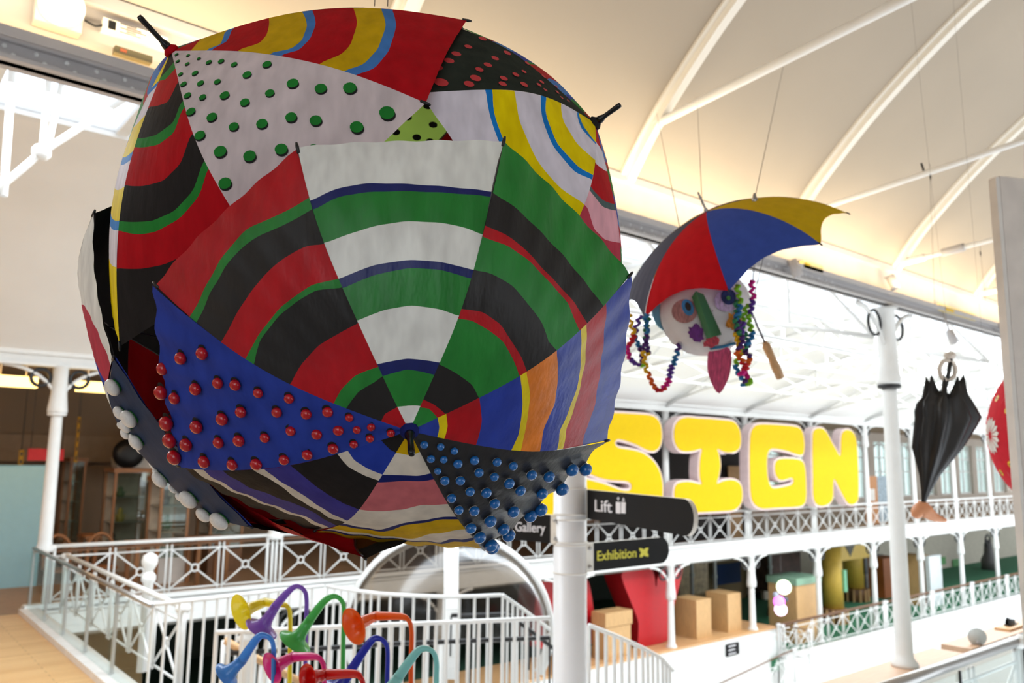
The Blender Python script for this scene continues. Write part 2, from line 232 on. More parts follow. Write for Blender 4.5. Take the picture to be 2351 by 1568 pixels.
BANDS={
('C', 0):('white',[('green',[(0.0,0.098),(0.457,0.098),(0.998,0.094)]),('navy',[(0.005,0.21),(0.459,0.222),(0.971,0.202)]),('white',[(0.03,0.253),(0.465,0.259),(0.973,0.244)]),('green',[(0.004,0.402),(0.287,0.425),(0.524,0.433),(0.787,0.419),(0.978,0.4)]),('navy',[(0.008,0.511),(0.262,0.539),(0.517,0.553),(0.738,0.545),(0.99,0.519)]),('white',[(0.009,0.542),(0.278,0.571),(0.52,0.579),(0.733,0.57),(0.995,0.547)]),('green',[(0.011,0.662),(0.323,0.695),(0.503,0.704),(0.711,0.697),(0.863,0.684),(0.992,0.662)]),('navy',[(0.0,0.774),(0.172,0.807),(0.335,0.81),(0.508,0.806),(0.697,0.8),(1.0,0.792)]),('white',[(0.0,0.806),(0.18,0.837),(0.328,0.841),(0.508,0.832),(0.694,0.823),(0.998,0.81)])]),
('C', 1):('green',[('red',[(0.0,0.09),(0.418,0.101),(1.0,0.098)]),('black',[(0.0,0.115),(0.444,0.12),(0.988,0.123)]),('green',[(0.0,0.238),(0.374,0.247),(0.707,0.253),(1.0,0.239)]),('red',[(0.0,0.39),(0.16,0.412),(0.378,0.423),(0.557,0.427),(0.8,0.407),(1.0,0.388)]),('black',[(0.0,0.421),(0.223,0.456),(0.433,0.463),(0.603,0.448),(0.815,0.435),(1.0,0.417)]),('green',[(0.01,0.548),(0.139,0.572),(0.342,0.589),(0.519,0.58),(0.72,0.57),(0.881,0.542),(1.0,0.545)]),('red',[(0.006,0.655),(0.196,0.685),(0.36,0.697),(0.527,0.695),(0.78,0.694),(0.991,0.658)]),('black',[(0.003,0.691),(0.137,0.711),(0.298,0.72),(0.484,0.713),(0.653,0.714),(0.841,0.715),(0.987,0.701)]),('green',[(0.001,0.804),(0.122,0.815),(0.274,0.816),(0.437,0.813),(0.569,0.814),(0.698,0.809),(0.857,0.806),(1.0,0.802)])]),
('C', 2):('blue',[('yellow',[(0.106,0.099),(0.511,0.103),(1.0,0.1)]),('red',[(0.065,0.126),(0.5,0.13),(1.0,0.123)]),('blue',[(0.05,0.241),(0.488,0.25),(1.0,0.243)]),('yellow',[(0.037,0.392),(0.392,0.403),(0.787,0.407),(1.0,0.39)]),('orange',[(0.028,0.416),(0.291,0.431),(0.658,0.433),(1.0,0.433)]),('blue',[(0.028,0.546),(0.283,0.556),(0.529,0.556),(0.747,0.52),(0.996,0.528)]),('yellow',[(0.022,0.669),(0.423,0.678),(0.632,0.645),(0.81,0.611),(1.0,0.624)]),('red',[(0.006,0.7),(0.326,0.703),(0.599,0.679),(0.805,0.648),(1.0,0.659)]),('blue',[(0.027,0.822),(0.251,0.813),(0.428,0.81),(0.767,0.805),(0.891,0.775),(1.0,0.797)])]),
('C', 4):('mustard',[('cream',[(0.0,0.093),(0.517,0.107),(0.943,0.104)]),('navy',[(0.02,0.191),(0.303,0.204),(0.634,0.208),(1.0,0.213)]),('pink',[(0.013,0.222),(0.26,0.232),(0.556,0.236),(0.994,0.256)]),('cream',[(0.015,0.368),(0.199,0.374),(0.336,0.374),(0.541,0.409),(0.828,0.434),(0.978,0.437)]),('navy',[(0.021,0.464),(0.132,0.46),(0.238,0.477),(0.397,0.499),(0.528,0.517),(0.625,0.571),(0.705,0.632),(0.939,0.609)]),('mustard',[(0.016,0.487),(0.158,0.482),(0.245,0.497),(0.392,0.524),(0.532,0.541),(0.61,0.628),(0.682,0.656),(0.96,0.644)]),('cream',[(0.012,0.591),(0.104,0.593),(0.205,0.639),(0.323,0.637),(0.403,0.751),(0.49,0.763),(0.836,0.747),(0.946,0.762)]),('navy',[(0.026,0.72),(0.095,0.745),(0.195,0.75),(0.258,0.839),(0.483,0.813),(0.98,0.815)]),('mustard',[(0.021,0.762),(0.095,0.817),(0.2,0.828),(0.248,0.881),(0.481,0.844),(0.981,0.881)])]),
('C', 5):('black',[('blue',[(0.0,0.103),(0.339,0.106),(0.908,0.099)]),('cream',[(0.003,0.213),(0.347,0.225),(0.699,0.225),(0.96,0.213)]),('black',[(0.0,0.246),(0.276,0.259),(0.62,0.264),(0.967,0.25)]),('violet',[(0.0,0.436),(0.194,0.443),(0.54,0.436),(0.797,0.428),(0.955,0.427)]),('cream',[(0.0,0.557),(0.138,0.557),(0.283,0.547),(0.553,0.528),(0.801,0.541),(0.977,0.536)]),('black',[(0.0,0.576),(0.12,0.607),(0.268,0.584),(0.517,0.584),(0.745,0.565),(0.976,0.583)]),('violet',[(0.0,0.671),(0.093,0.666),(0.313,0.624),(0.482,0.605),(0.526,0.713),(0.753,0.751),(0.964,0.734)]),('cream',[(0.002,0.76),(0.075,0.789),(0.193,0.732),(0.291,0.74),(0.301,0.875),(0.477,0.839),(0.647,0.836),(0.784,0.878),(0.961,0.851)]),('black',[(0.003,0.851),(0.072,0.889),(0.187,0.795),(0.237,0.827),(0.267,0.922),(0.426,0.844),(0.56,0.833),(0.713,0.903),(0.837,0.918),(0.971,0.93)])]),
('C', 7):('red',[('black',[(0.0,0.097),(0.409,0.106),(0.893,0.098)]),('green',[(0.027,0.212),(0.446,0.221),(0.782,0.21),(0.972,0.21)]),('red',[(0.011,0.253),(0.292,0.266),(0.586,0.268),(1.0,0.243)]),('black',[(0.019,0.4),(0.244,0.415),(0.515,0.42),(0.773,0.405),(0.996,0.394)]),('green',[(0.0,0.53),(0.192,0.567),(0.446,0.578),(0.636,0.57),(0.792,0.558),(0.991,0.513)]),('red',[(0.013,0.564),(0.223,0.583),(0.501,0.594),(0.783,0.58),(0.998,0.542)]),('black',[(0.026,0.664),(0.097,0.671),(0.301,0.693),(0.532,0.708),(0.7,0.707),(0.882,0.689),(0.999,0.657)]),('green',[(0.022,0.777),(0.183,0.803),(0.356,0.827),(0.495,0.838),(0.649,0.824),(0.79,0.795),(0.991,0.777)]),('red',[(0.021,0.81),(0.19,0.832),(0.341,0.857),(0.499,0.874),(0.613,0.874),(0.79,0.836),(0.99,0.817)])]),
('A', 0):('red',[('mustard',[(0.298,0.108),(0.855,0.113)]),('sky',[(0.215,0.201),(0.768,0.234),(0.903,0.2)]),('red',[(0.151,0.223),(0.67,0.25),(0.896,0.224)]),('mustard',[(0.0,0.339),(0.588,0.394),(0.799,0.399),(0.935,0.346)]),('sky',[(0.0,0.449),(0.416,0.511),(0.717,0.538),(0.882,0.526),(0.947,0.475)]),('red',[(0.0,0.482),(0.37,0.534),(0.668,0.559),(0.877,0.556),(0.959,0.517)]),('mustard',[(0.0,0.616),(0.341,0.666),(0.685,0.695),(0.818,0.691),(0.978,0.652)]),('sky',[(0.0,0.707),(0.322,0.757),(0.667,0.78),(0.892,0.77),(0.981,0.733)]),('red',[(0.0,0.744),(0.297,0.788),(0.66,0.814),(0.9,0.807),(0.99,0.77)])]),
('A', 2):('black',[('green',[(0.064,0.109),(0.617,0.113)]),('red',[(0.052,0.161),(0.452,0.161),(0.833,0.13)]),('black',[(0.047,0.258),(0.294,0.305),(0.887,0.231)]),('green',[(0.07,0.368),(0.192,0.418),(0.49,0.405),(1.0,0.335)]),('red',[(0.064,0.401),(0.211,0.46),(0.445,0.452),(1.0,0.366)]),('black',[(0.038,0.519),(0.208,0.58),(0.419,0.59),(0.663,0.555),(1.0,0.495)]),('green',[(0.015,0.626),(0.172,0.685),(0.378,0.704),(0.585,0.687),(1.0,0.611)]),('red',[(0.01,0.656),(0.139,0.71),(0.342,0.735),(0.561,0.727),(0.732,0.701),(1.0,0.64)]),('black',[(0.0,0.868),(0.414,0.841),(0.549,0.834),(0.726,0.809),(1.0,0.758)])]),
('B', 6):('yellow',[('skyb',[(0.05,0.202),(0.49,0.208),(0.986,0.141)]),('lilac',[(0.0,0.214),(0.467,0.252),(1.0,0.15)]),('yellow',[(0.0,0.338),(0.343,0.393),(0.634,0.373),(1.0,0.272)]),('skyb',[(0.0,0.438),(0.186,0.498),(0.464,0.524),(0.737,0.468),(1.0,0.372)]),('lilac',[(0.0,0.467),(0.201,0.542),(0.47,0.558),(0.699,0.51),(1.0,0.406)]),('yellow',[(0.007,0.614),(0.23,0.675),(0.446,0.689),(0.727,0.642),(1.0,0.555)]),('skyb',[(0.001,0.728),(0.166,0.762),(0.422,0.777),(0.629,0.78),(0.826,0.738),(1.0,0.668)]),('lilac',[(0.003,0.76),(0.156,0.79),(0.412,0.808),(0.628,0.805),(0.817,0.764),(1.0,0.702)])]),
('B', 5):('red',[('lilac',[(0.517,0.167),(0.873,0.189)]),('red',[(0.028,0.281),(0.915,0.353)]),('slate',[(0.0,0.457),(0.565,0.508),(0.859,0.512)]),('rose',[(0.0,0.491),(0.552,0.542),(0.818,0.534)]),('darkrose',[(0.0,0.655),(0.411,0.688),(0.675,0.677),(0.895,0.617)])]),
('D', 3):('white',[('darkrose',[(0.173,0.555),(0.309,0.881),(0.524,0.915),(0.841,0.91)]),('blue',[(0.067,0.627),(0.589,0.881),(0.72,0.877),(0.831,0.87)]),('white',[(0.292,0.591),(0.397,0.57),(0.476,0.813),(0.572,0.839)])])}
SPOTS={
('A', 1):[(0.591,0.074,57),(0.355,0.14,56),(0.345,0.216,55),(0.349,0.283,79),(0.256,0.329,83),(0.246,0.394,82),(0.305,0.478,110),(0.131,0.504,110),(0.812,0.128,61),(0.628,0.194,65),(0.904,0.227,70),(0.651,0.283,89),(0.916,0.294,88),(0.688,0.354,92),(0.532,0.407,86),(0.917,0.362,96),(0.763,0.421,91),(0.586,0.483,118),(0.521,0.564,112),(0.359,0.604,107),(0.217,0.637,136),(0.172,0.722,135),(0.946,0.439,118),(0.79,0.52,126),(0.701,0.607,115),(0.559,0.669,129),(0.42,0.722,129),(0.358,0.787,133),(0.949,0.546,130),(0.874,0.643,146),(0.747,0.722,141),(0.596,0.776,141),(0.487,0.846,114),(0.955,0.734,145),(0.094,0.791,149),(0.134,0.926,171),(0.274,0.893,147)],
('C', 6):[(0.839,0.74,117),(0.714,0.853,120),(0.582,0.962,125),(0.44,1.0,145),(0.57,0.786,121),(0.691,0.674,106),(0.745,0.599,105),(0.765,0.51,91),(0.836,0.399,90),(0.442,0.913,119),(0.268,0.996,154),(0.31,0.81,133),(0.426,0.671,120),(0.533,0.584,107),(0.632,0.444,96),(0.167,1.0,156),(0.165,0.894,137),(0.065,0.992,158),(0.23,0.709,111),(0.276,0.61,115),(0.336,0.5,93),(0.443,0.399,92),(0.066,0.809,130),(0.059,0.665,112),(0.065,0.556,116),(0.093,0.441,100),(0.704,0.34,97),(0.825,0.269,96),(0.826,0.198,73),(0.421,0.308,98),(0.506,0.234,97),(0.54,0.173,74),(0.673,0.126,74),(0.232,0.131,74),(0.148,0.187,75),(0.147,0.258,98),(0.12,0.352,99),(0.377,0.068,74)],
('C', 3):[(0.28,0.128,71),(0.239,0.182,71),(0.546,0.175,74),(0.447,0.231,90),(0.26,0.275,91),(0.182,0.364,88),(0.186,0.446,90),(0.831,0.196,68),(0.408,0.334,92),(0.38,0.411,89),(0.256,0.581,110),(0.266,0.708,127),(0.208,0.854,145),(0.216,1.0,156),(0.831,0.249,91),(0.651,0.299,92),(0.391,0.505,111),(0.68,0.378,94),(0.582,0.447,107),(0.437,0.611,112),(0.435,0.802,131),(0.386,0.961,156),(0.91,0.34,93),(0.637,0.544,110),(0.926,0.422,95),(0.81,0.487,109),(0.637,0.724,134),(0.636,0.957,152),(0.571,1.0,159),(0.793,0.636,134),(0.952,0.577,120),(0.797,0.831,139),(0.952,0.707,137),(0.819,1.0,160),(0.942,0.926,160),(0.945,1.0,169),(0.569,0.079,76),(0.773,0.135,77)],
('D', 4):[(0.064,0.896,176),(0.146,0.797,147),(0.225,0.848,190),(0.211,0.755,143),(0.126,0.669,80),(0.201,0.67,121),(0.263,0.708,65),(0.327,0.744,172),(0.033,0.387,120),(0.453,0.384,209),(0.632,0.645,195),(0.571,0.633,94),(0.866,0.518,118),(0.841,0.655,113),(0.802,0.779,211),(0.953,0.768,176),(0.964,0.864,208)],
('B', 7):[(0.96,0.836,110),(0.901,0.668,104),(0.977,0.538,72),(0.724,0.876,101),(0.562,0.909,120),(0.442,0.923,124),(0.33,0.959,132),(0.659,0.711,101),(0.482,0.732,105),(0.629,0.531,70),(0.362,0.764,103),(0.435,0.569,95),(0.972,0.415,72),(0.202,0.767,137),(0.26,0.627,104),(0.618,0.413,76),(0.126,0.917,169),(0.098,0.79,126),(0.126,0.625,103),(0.216,0.511,105),(0.411,0.425,75),(0.635,0.302,66),(0.99,0.319,56),(0.441,0.269,55),(0.32,0.382,64),(0.576,0.22,50)]}
# ---------------------------------------------------------------- ball of umbrellas
def crom_rows(P, t):
    P = np.asarray(P, float); n = len(P) - 1; x = np.clip(np.asarray(t, float) * n, 0, n); i = np.minimum(x.astype(int), n - 1); f = (x - i)[..., None]
    p0 = P[np.maximum(i - 1, 0)]; p1 = P[i]; p2 = P[i + 1]; p3 = P[np.minimum(i + 2, n)]
    return .5 * ((2 * p1) + (-p0 + p2) * f + (2 * p0 - 5 * p1 + 4 * p2 - p3) * f * f + (-p0 + 3 * p1 - 3 * p2 + p3) * f ** 3)
class Canopy:
    def __init__(s, ribs, axis, bulge=0.30):
        s.R = np.array(ribs, float); s.ax = np.array(axis, float); s.hub = s.R[0][0]; s.b = bulge; s.n = len(s.R)
    def at(s, k, S, T):
        S = np.asarray(S, float); T = np.asarray(T, float)
        L = crom_rows(s.R[k % s.n], T); Q = crom_rows(s.R[(k + 1) % s.n], T); p = L * (1 - S[..., None]) + Q * S[..., None]
        d = p - s.hub; rad = d - (d @ s.ax)[..., None] * s.ax
        return p + rad * (.082 * s.b * 4 * S * (1 - S))[..., None]
    def normal(s, k, S, T):
        e = .01; a = s.at(k, np.array([min(S + e, 1)]), np.array([T]))[0] - s.at(k, np.array([max(S - e, 0)]), np.array([T]))[0]
        T0 = min(max(T, .02), .985)
        b = s.at(k, np.array([S]), np.array([T0 + .015]))[0] - s.at(k, np.array([S]), np.array([T0 - .015]))[0]
        n = np.cross(a, b); n /= np.linalg.norm(n) + 1e-9
        return n if n @ s.ax > 0 or True and n @ (s.at(k, np.array([S]), np.array([T]))[0] - (s.hub - s.ax * .7)) > 0 else -n
def band_curves(blist, S):
    out = []
    for c, pts in blist:
        x = np.array([p[0] for p in pts]); y = np.array([p[1] for p in pts]); x, ix = np.unique(x, return_index=True); y = y[ix]
        v = np.interp(S, x, y)
        v = np.convolve(np.r_[v[:1], v, v[-1:]], [.25, .5, .25], 'valid'); out.append((c, v))
    return out
def wrinkle(S, T, k, amp):
    # tension folds fanning out of the rib tips
    a = np.sin(2 * math.pi * (2.2 * S + .35 * k)) * np.sin(2 * math.pi * (S * 2.9 + T * 1.1 + .37 * k * k)) * T ** 3
    b = np.sin(9 * T + 3 * S + k * 1.7) * .35
    return amp * (a + b * np.sin(math.pi * S))
def canopy_panel(can, k, first, blist, hem, amp, name, root, ncol=25, gloss=False):
    S = np.linspace(0, 1, ncol); th = 1 - hem * 4 * S * (1 - S)
    cur = [np.full(ncol, .012)] + [np.minimum(v, th - .004) for c, v in band_curves(blist, S)] + [th]
    for i in range(1, len(cur)): cur[i] = np.maximum(cur[i], cur[i - 1] + .002)
    cols = [first] + [c for c, _ in blist]; names = list(dict.fromkeys(cols)); rows = [cur[0]]; mi = []
    for i, c in enumerate(cols):
        nsub = max(1, int(math.ceil((cur[i + 1] - cur[i]).mean() / .04)))
        for j in range(1, nsub + 1): rows.append(cur[i] + (cur[i + 1] - cur[i]) * j / nsub); mi.append(names.index(c))
    T = np.array(rows).T; SS = np.repeat(S[:, None], T.shape[1], 1)
    P = can.at(k, SS, T)
    d = P - can.hub; out = can.ax[None, None] * .6 + (d - (d @ can.ax)[..., None] * can.ax) * .9
    out /= np.linalg.norm(out, axis=-1, keepdims=True)
    P = P + out * wrinkle(SS, T, k, amp)[..., None]
    mb = MB(); mb.grid(P, mi)
    return mb.build(name, [paint(c, gloss) for c in names], root)
def discs(can, k, spots, off, mats, name, root, lift=.0016, dirv=None, sc=1.0, under=None):
    for s, t, r in spots:
        mb = MB(); r = r * 1e-4 * sc; p = can.at(k, np.array([s]), np.array([t]))[0]; n = can.normal(k, s, t)
        e = np.array(dirv, float); e = e - n * (e @ n); e /= np.linalg.norm(e); f = np.cross(n, e); c = p + n * lift + e * r * off
        ring = [(e * math.cos(q) * .92 + f * math.sin(q)) * r for q in np.linspace(0, 2 * math.pi, 15)[:-1]]
        mb.add([c + x for x in ring], [tuple(range(14))], 0)
        if under is not None:
            g = np.array(under, float); g = g - n * (g @ n); g /= np.linalg.norm(g)
            mb.add([p + n * lift * .5 + g * r * .34 + x for x in ring], [tuple(range(14))], 1)
        mb.build(name, mats, root)
def ball_mesh(name, m, flat=.8, n=16, h=10):
    mb = MB(); prof = [(max(1e-4, math.sin(math.pi * i / h)), -math.cos(math.pi * i / h) * flat) for i in range(h + 1)]; mb.lathe(prof, n)
    me = bpy.data.meshes.new(name); me.from_pydata(mb.v, [], mb.f); me.materials.append(m); me.polygons.foreach_set('use_smooth', mb.sm); me.update(); return me
def beads(can, k, spots, me, name, root, sink=.30, stretch=1.0, grow=1.14):
    for s, t, r in spots:
        r = r * 1e-4 * grow; p = can.at(k, np.array([s]), np.array([t]))[0]; n = can.normal(k, s, t)
        o = inst(me, name, root, tuple(p + n * r * (1 - sink) * .8)); q = Vector(n).to_track_quat('Z', 'Y'); o.rotation_euler = q.to_euler(); o.scale = (r, r * stretch, r)
def umbrella_frame(can, name, root, shaft=.30):
    mb = MB()
    for k in range(can.n):
        mb.tube([p - can.ax * .006 for p in crom_rows(can.R[k], np.linspace(.01, .97, 14))], .0028, 6)
    mb.tube([can.hub, can.hub - can.ax * shaft], .006, 8)
    for k in range(can.n):          # stretchers
        mb.tube([can.hub - can.ax * (shaft * .75), crom_rows(can.R[k], np.array([.5]))[0] - can.ax * .006], .0022, 5)
    return mb.build(name, [mat('umbrella_steel', (120, 116, 120), rough=.3, metal=.8)], root)
TIPM = mat('rib_tip_black', (22, 22, 26), rough=.4)
def rib_tips(can, root):
    for k in range(can.n):
        a, b = crom_rows(can.R[k], np.array([.955, 1.0])); d = (b - a) / np.linalg.norm(b - a)
        mb = MB(); mb.tube([b - d * .012, b + d * .004, b + d * .012], [.0035, .0038, .0026], 7); mb.build('rib_tip', [TIPM], root)
def ferrule(can, root, length=.085, capc='navy'):
    mb = MB(); mb.lathe([(.019, -.004), (.019, .003), (.014, .008), (.010, .012)], 18, 0, can.hub, can.ax); mb.build('hub_cap', [paint(capc)], root)
    mb = MB(); mb.lathe([(.0115, .004), (.010, .02), (.0065, .03), (.0062, length * .5), (.0072, length - .008), (.006, length - .001), (.002, length)], 14, 0, can.hub, can.ax); mb.build('ferrule', [blackplastic], root)
DEF_T = [.1, .21, .25, .4, .54, .57, .68, .8, .83]
def std_bands(cs, shift=0.0):
    return [(c, [(0, t - .015 + shift), (.5, t + .012 + shift), (1, t - .015 + shift)]) for c, t in zip(cs, DEF_T)]
SPH = empty('umbrella_ball', BALL_C, 'big hanging ball made of six painted umbrellas with beads and bold stripes', 'umbrella sculpture')
B5 = BANDS[('C', 5)]
BANDS[('C', 5)] = (B5[0], B5[1][:6] + [('violet', [(0, .67), (.2, .635), (.35, .62), (.5, .66), (.75, .74), (1, .735)]), ('cream', [(0, .76), (.2, .735), (.35, .78), (.5, .825), (.75, .86), (1, .852)]), ('black', [(0, .85), (.1, .82), (.2, .785), (.35, .84), (.55, .87), (.8, .905), (1, .93)])])
BANDS[('D', 3)] = ('white', [('darkrose', [(0, .3), (.5, .36), (1, .42)]), ('white', [(0, .4), (.5, .5), (1, .6)]), ('blue', [(0, .5), (.5, .64), (1, .77)]), ('darkrose', [(0, .53), (.5, .68), (1, .82)]), ('white', [(0, .62), (.4, .82), (.7, .9), (1, .95)])])
BANDS[('E', 6)] = ('charcoal', [('brown', [(0, .72), (1, .7)]), ('charcoal', [(0, .86), (1, .84)])])
BANDS[('A', 3)] = ('black', std_bands(['yellow', 'skyb', 'lilac', 'yellow', 'skyb', 'lilac', 'yellow', 'skyb', 'lilac'], -.02))
BANDS[('A', 3)] = ('yellow', [('skyb', [(0, .12), (1, .16)]), ('lilac', [(0, .14), (1, .19)]), ('yellow', [(0, .25), (1, .33)]), ('skyb', [(0, .38), (1, .46)]), ('lilac', [(0, .41), (1, .49)]), ('yellow', [(0, .5), (1, .59)]), ('skyb', [(0, .61), (1, .69)]), ('lilac', [(0, .64), (1, .73)]), ('yellow', [(0, .755), (1, .86)])])
SOLID = {('C', 3): 'charcoal', ('C', 6): 'indigo', ('A', 1): 'pinkwhite', ('B', 7): 'dotblack', ('D', 4): 'slateblue', ('E', 5): 'red', ('E', 4): 'red', ('E', 6): 'charcoal',
         ('E', 2): 'lime', ('E', 3): 'red', ('E', 1): 'red', ('D', 1): 'indigo', ('D', 2): 'charcoal', ('D', 0): 'red', ('F', 0): 'red', ('F', 1): 'lime', ('F', 5): 'lime'}
DEFS = ['red', 'black', 'green', 'orange', 'indigo', 'black', 'sky', 'red']
AMP = {'C': .0060, 'A': .0016, 'B': .0020, 'D': .003, 'E': .003, 'F': .002}
ULAB = dict(C='front umbrella facing the viewer, eight striped and beaded panels round its hub', A='upper left umbrella with green dots, red and black bands', B='upper right umbrella with blue, yellow and white arcs',
            D='lower left umbrella with white beads on slate blue', E='bottom umbrella showing a red edge', F='rear umbrella of the ball')
redbead = ball_mesh('bead_red', mat('bead_red', (190, 14, 26), rough=.18, coat=.4)); bluebead = ball_mesh('bead_blue', mat('bead_blue', (26, 108, 186), rough=.15, coat=.6), flat=.85)
whitebead = ball_mesh('bead_white', mat('bead_white', (238, 232, 226), rough=.35), flat=.62)
CANS = {}
for nm in 'CABDEF':
    ribs, axis = RIBS[nm]; can = Canopy(np.array(ribs) * 1e-4, axis); CANS[nm] = can
    root = umbrella_frame(can, 'umbrella', SPH, .34); root['label'] = ULAB[nm]
    for k in range(8):
        key = (nm, k); hem = .012 if nm == 'C' else .03
        if key in BANDS: canopy_panel(can, k, BANDS[key][0], BANDS[key][1], hem, AMP[nm], 'canopy_panel', root, 33 if nm == 'C' else 25, nm == 'C' and k in (0, 1, 2, 3, 7))
        elif key in SOLID: canopy_panel(can, k, SOLID[key], [], hem, AMP[nm] * (1.6 if key in (('C', 3), ('C', 6)) else 1), 'canopy_panel', root, 33 if nm == 'C' else 25, nm == 'C' and k in (0, 1, 2, 3, 7))
        else:
            r = random.Random(hash(nm) % 7 + k); cs = [DEFS[(k * 3 + j * 2) % 8] for j in range(10)]
            canopy_panel(can, k, cs[0], std_bands(cs[1:]), hem, AMP[nm], 'canopy_panel', root, 13)
    rib_tips(can, root); ferrule(can, root, .082 if nm != 'A' else .1, 'red' if nm == 'A' else 'navy' if nm == 'C' else 'charcoal')
    ups = UPV - .5 * RIGHT
    if nm == 'A':
        discs(can, 1, SPOTS[nm, 1], 0, [paint('green'), paint('charcoal')], 'painted_dot', root, .0020, UPV, .97, -UPV + .45 * RIGHT)
    if nm == 'B': discs(can, 7, SPOTS[nm, 7], 0, [mat('dot_red', (200, 40, 52), rough=.5)], 'painted_dot', root, .0016, UPV)
    if nm == 'C':
        discs(can, 6, SPOTS[nm, 6], .66, [paint('charcoal')], 'painted_dot', root, .0016, UPV - .35 * RIGHT, 1.0)
        beads(can, 6, SPOTS[nm, 6], redbead, 'bead', root, .45, 1.0)
        discs(can, 3, SPOTS[nm, 3], 0, [paint('cream')], 'painted_dot', root, .0014, UPV, .98)
        beads(can, 3, SPOTS[nm, 3], bluebead, 'bead', root, .1, 1.0)
    if nm == 'D':
        discs(can, 4, SPOTS[nm, 4], .3, [paint('green')], 'painted_dot', root, .0016, RIGHT + UPV * .4, 1.0)
        beads(can, 4, SPOTS[nm, 4], whitebead, 'bead', root, .35, 1.0, 1.3)
    if nm == 'F':
        discs(can, 1, [(s, t, 150) for s, t in ((.1, .5), (.3, .5), (.6, .5), (.85, .5), (.2, .62), (.5, .62), (.8, .62), (.1, .74), (.35, .74), (.65, .74), (.9, .74), (.2, .86), (.5, .86), (.8, .86), (.3, .4), (.7, .4))], 0, [paint('charcoal')], 'painted_dot', root, -.006, UPV)
    if nm == 'D':        # darker lining seen through the gap
        lin_can = Canopy(np.array(ribs) * 1e-4 - np.array(axis) * .008, axis)
        canopy_panel(lin_can, 3, 'red', [('charcoal', [(0, .4), (1, .45)]), ('indigo', [(0, .55), (.5, .62), (1, .6)]), ('charcoal', [(0, .7), (.5, .78), (1, .74)])], .05, .002, 'lining_panel', root, 13)
        canopy_panel(lin_can, 4, 'red', [('charcoal', [(0, .5), (1, .5)]), ('indigo', [(0, .72), (1, .7)])], .05, .002, 'lining_panel', root, 13)
mb = MB()
for x, y in ((890, 14), (860, 14)):
    p = at_d(x, y, 2.2); mb.tube([p, p + np.array([0, 0, 5.9])], .0012, 5)
_part(mb, 'suspension_wire', [mat('wire_grey', (90, 88, 86), rough=.5)], SPH)
# ---------------------------------------------------------------- the hall: floors, walls, roofs
def plank_mat(name, a, b, rot=0.0, sc=1.0):
    m = bpy.data.materials.new(name); m.use_nodes = True; n = m.node_tree.nodes; L = m.node_tree.links; bs = n['Principled BSDF']
    tc = n.new('ShaderNodeTexCoord'); mp = n.new('ShaderNodeMapping'); mp.inputs['Rotation'].default_value = (0, 0, rot); L.new(tc.outputs['Object'], mp.inputs[0])
    br = n.new('ShaderNodeTexBrick'); br.inputs['Scale'].default_value = sc; br.inputs['Color1'].default_value = lin(a) + (1,); br.inputs['Color2'].default_value = lin(b) + (1,)
    br.inputs['Mortar'].default_value = tuple(x * .55 for x in lin(b)) + (1,); br.inputs['Mortar Size'].default_value = .006; br.inputs['Brick Width'].default_value = 1.6; br.inputs['Row Height'].default_value = .12
    L.new(mp.outputs[0], br.inputs['Vector']); L.new(br.outputs['Color'], bs.inputs['Base Color']); bs.inputs['Roughness'].default_value = .4
    return m
floorwood = plank_mat('oak_boards', (226, 184, 130), (212, 166, 112))
def slab(name, a, b, m, label=None):
    mb = MB(); mb.box(a, b); return struct(mb.build(name, [m]), label)
VF = 16.9; VN = 5.5
slab('floor', (-14, 4.2, -.35), (2.78, VF, 0), floorwood)
slab('floor_far_gallery', (-14, VF, -.35), (75, 25, 0), mat('brown_floor', (150, 116, 84), rough=.45, vary=.1))
slab('floor_near_gallery', (6.4, 3.2, -.35), (40, 5.3, -.01), mat('pale_carpet', (172, 170, 162), rough=.9, vary=.08, scale=60, bump=.3, bscale=120))
slab('floor_viewer', (-14, -7, -.35), (6.4, 3.0, 0), mat('viewer_carpet', (150, 150, 150), rough=.9))
slab('floor_ground', (-14, 5.7, -6.3), (75, 25, -6.2), mat('ground_pale', (236, 236, 234), rough=.6))
slab('floor_lower_gallery', (25.6, 16.5, -4.3), (75, 25, -3.9), mat('green_carpet', (52, 118, 84), rough=.9, vary=.1))
slab('floor_stage', (3, 16.75, -6.1), (25.9, 25, -3.0), mat('stage_green', (30, 70, 50), rough=.9))
slab('wall_back', (-14, 25, -6), (34, 25.3, 6.4), mat('brown_wall', (150, 128, 106), rough=.8, vary=.05, scale=.6))
AW = mat('unseen_aisle_wall', (200, 198, 194), rough=.8)
slab('wall_behind_light_block', (-3.5, -7.4, -.3), (40, -7, 1.0), AW); slab('wall_behind_light_block_top', (-3.5, -7.4, 3.2), (40, -7, 8.2), AW)  # unseen aisle wall, its openings shaped to steer daylight onto ball and vault
for i, (a, b) in enumerate(((-3.5, 2), (5, 7), (10, 12), (15, 17), (20, 40))): slab('wall_behind_light_block_pier', (a, -7.4, 1.0), (b, -7, 3.2), AW)
slab('wall_right_light_block', (30, -7, -.3), (30.3, 5.4, 8.6), mat('unseen_end_wall', (200, 198, 194), rough=.8))  # unseen end wall, added to keep sky light off the aisle vault
slab('wall_left', (-14.3, -7, -6), (-14, 25, 7), mat('end_wall', (214, 208, 200), rough=.8))
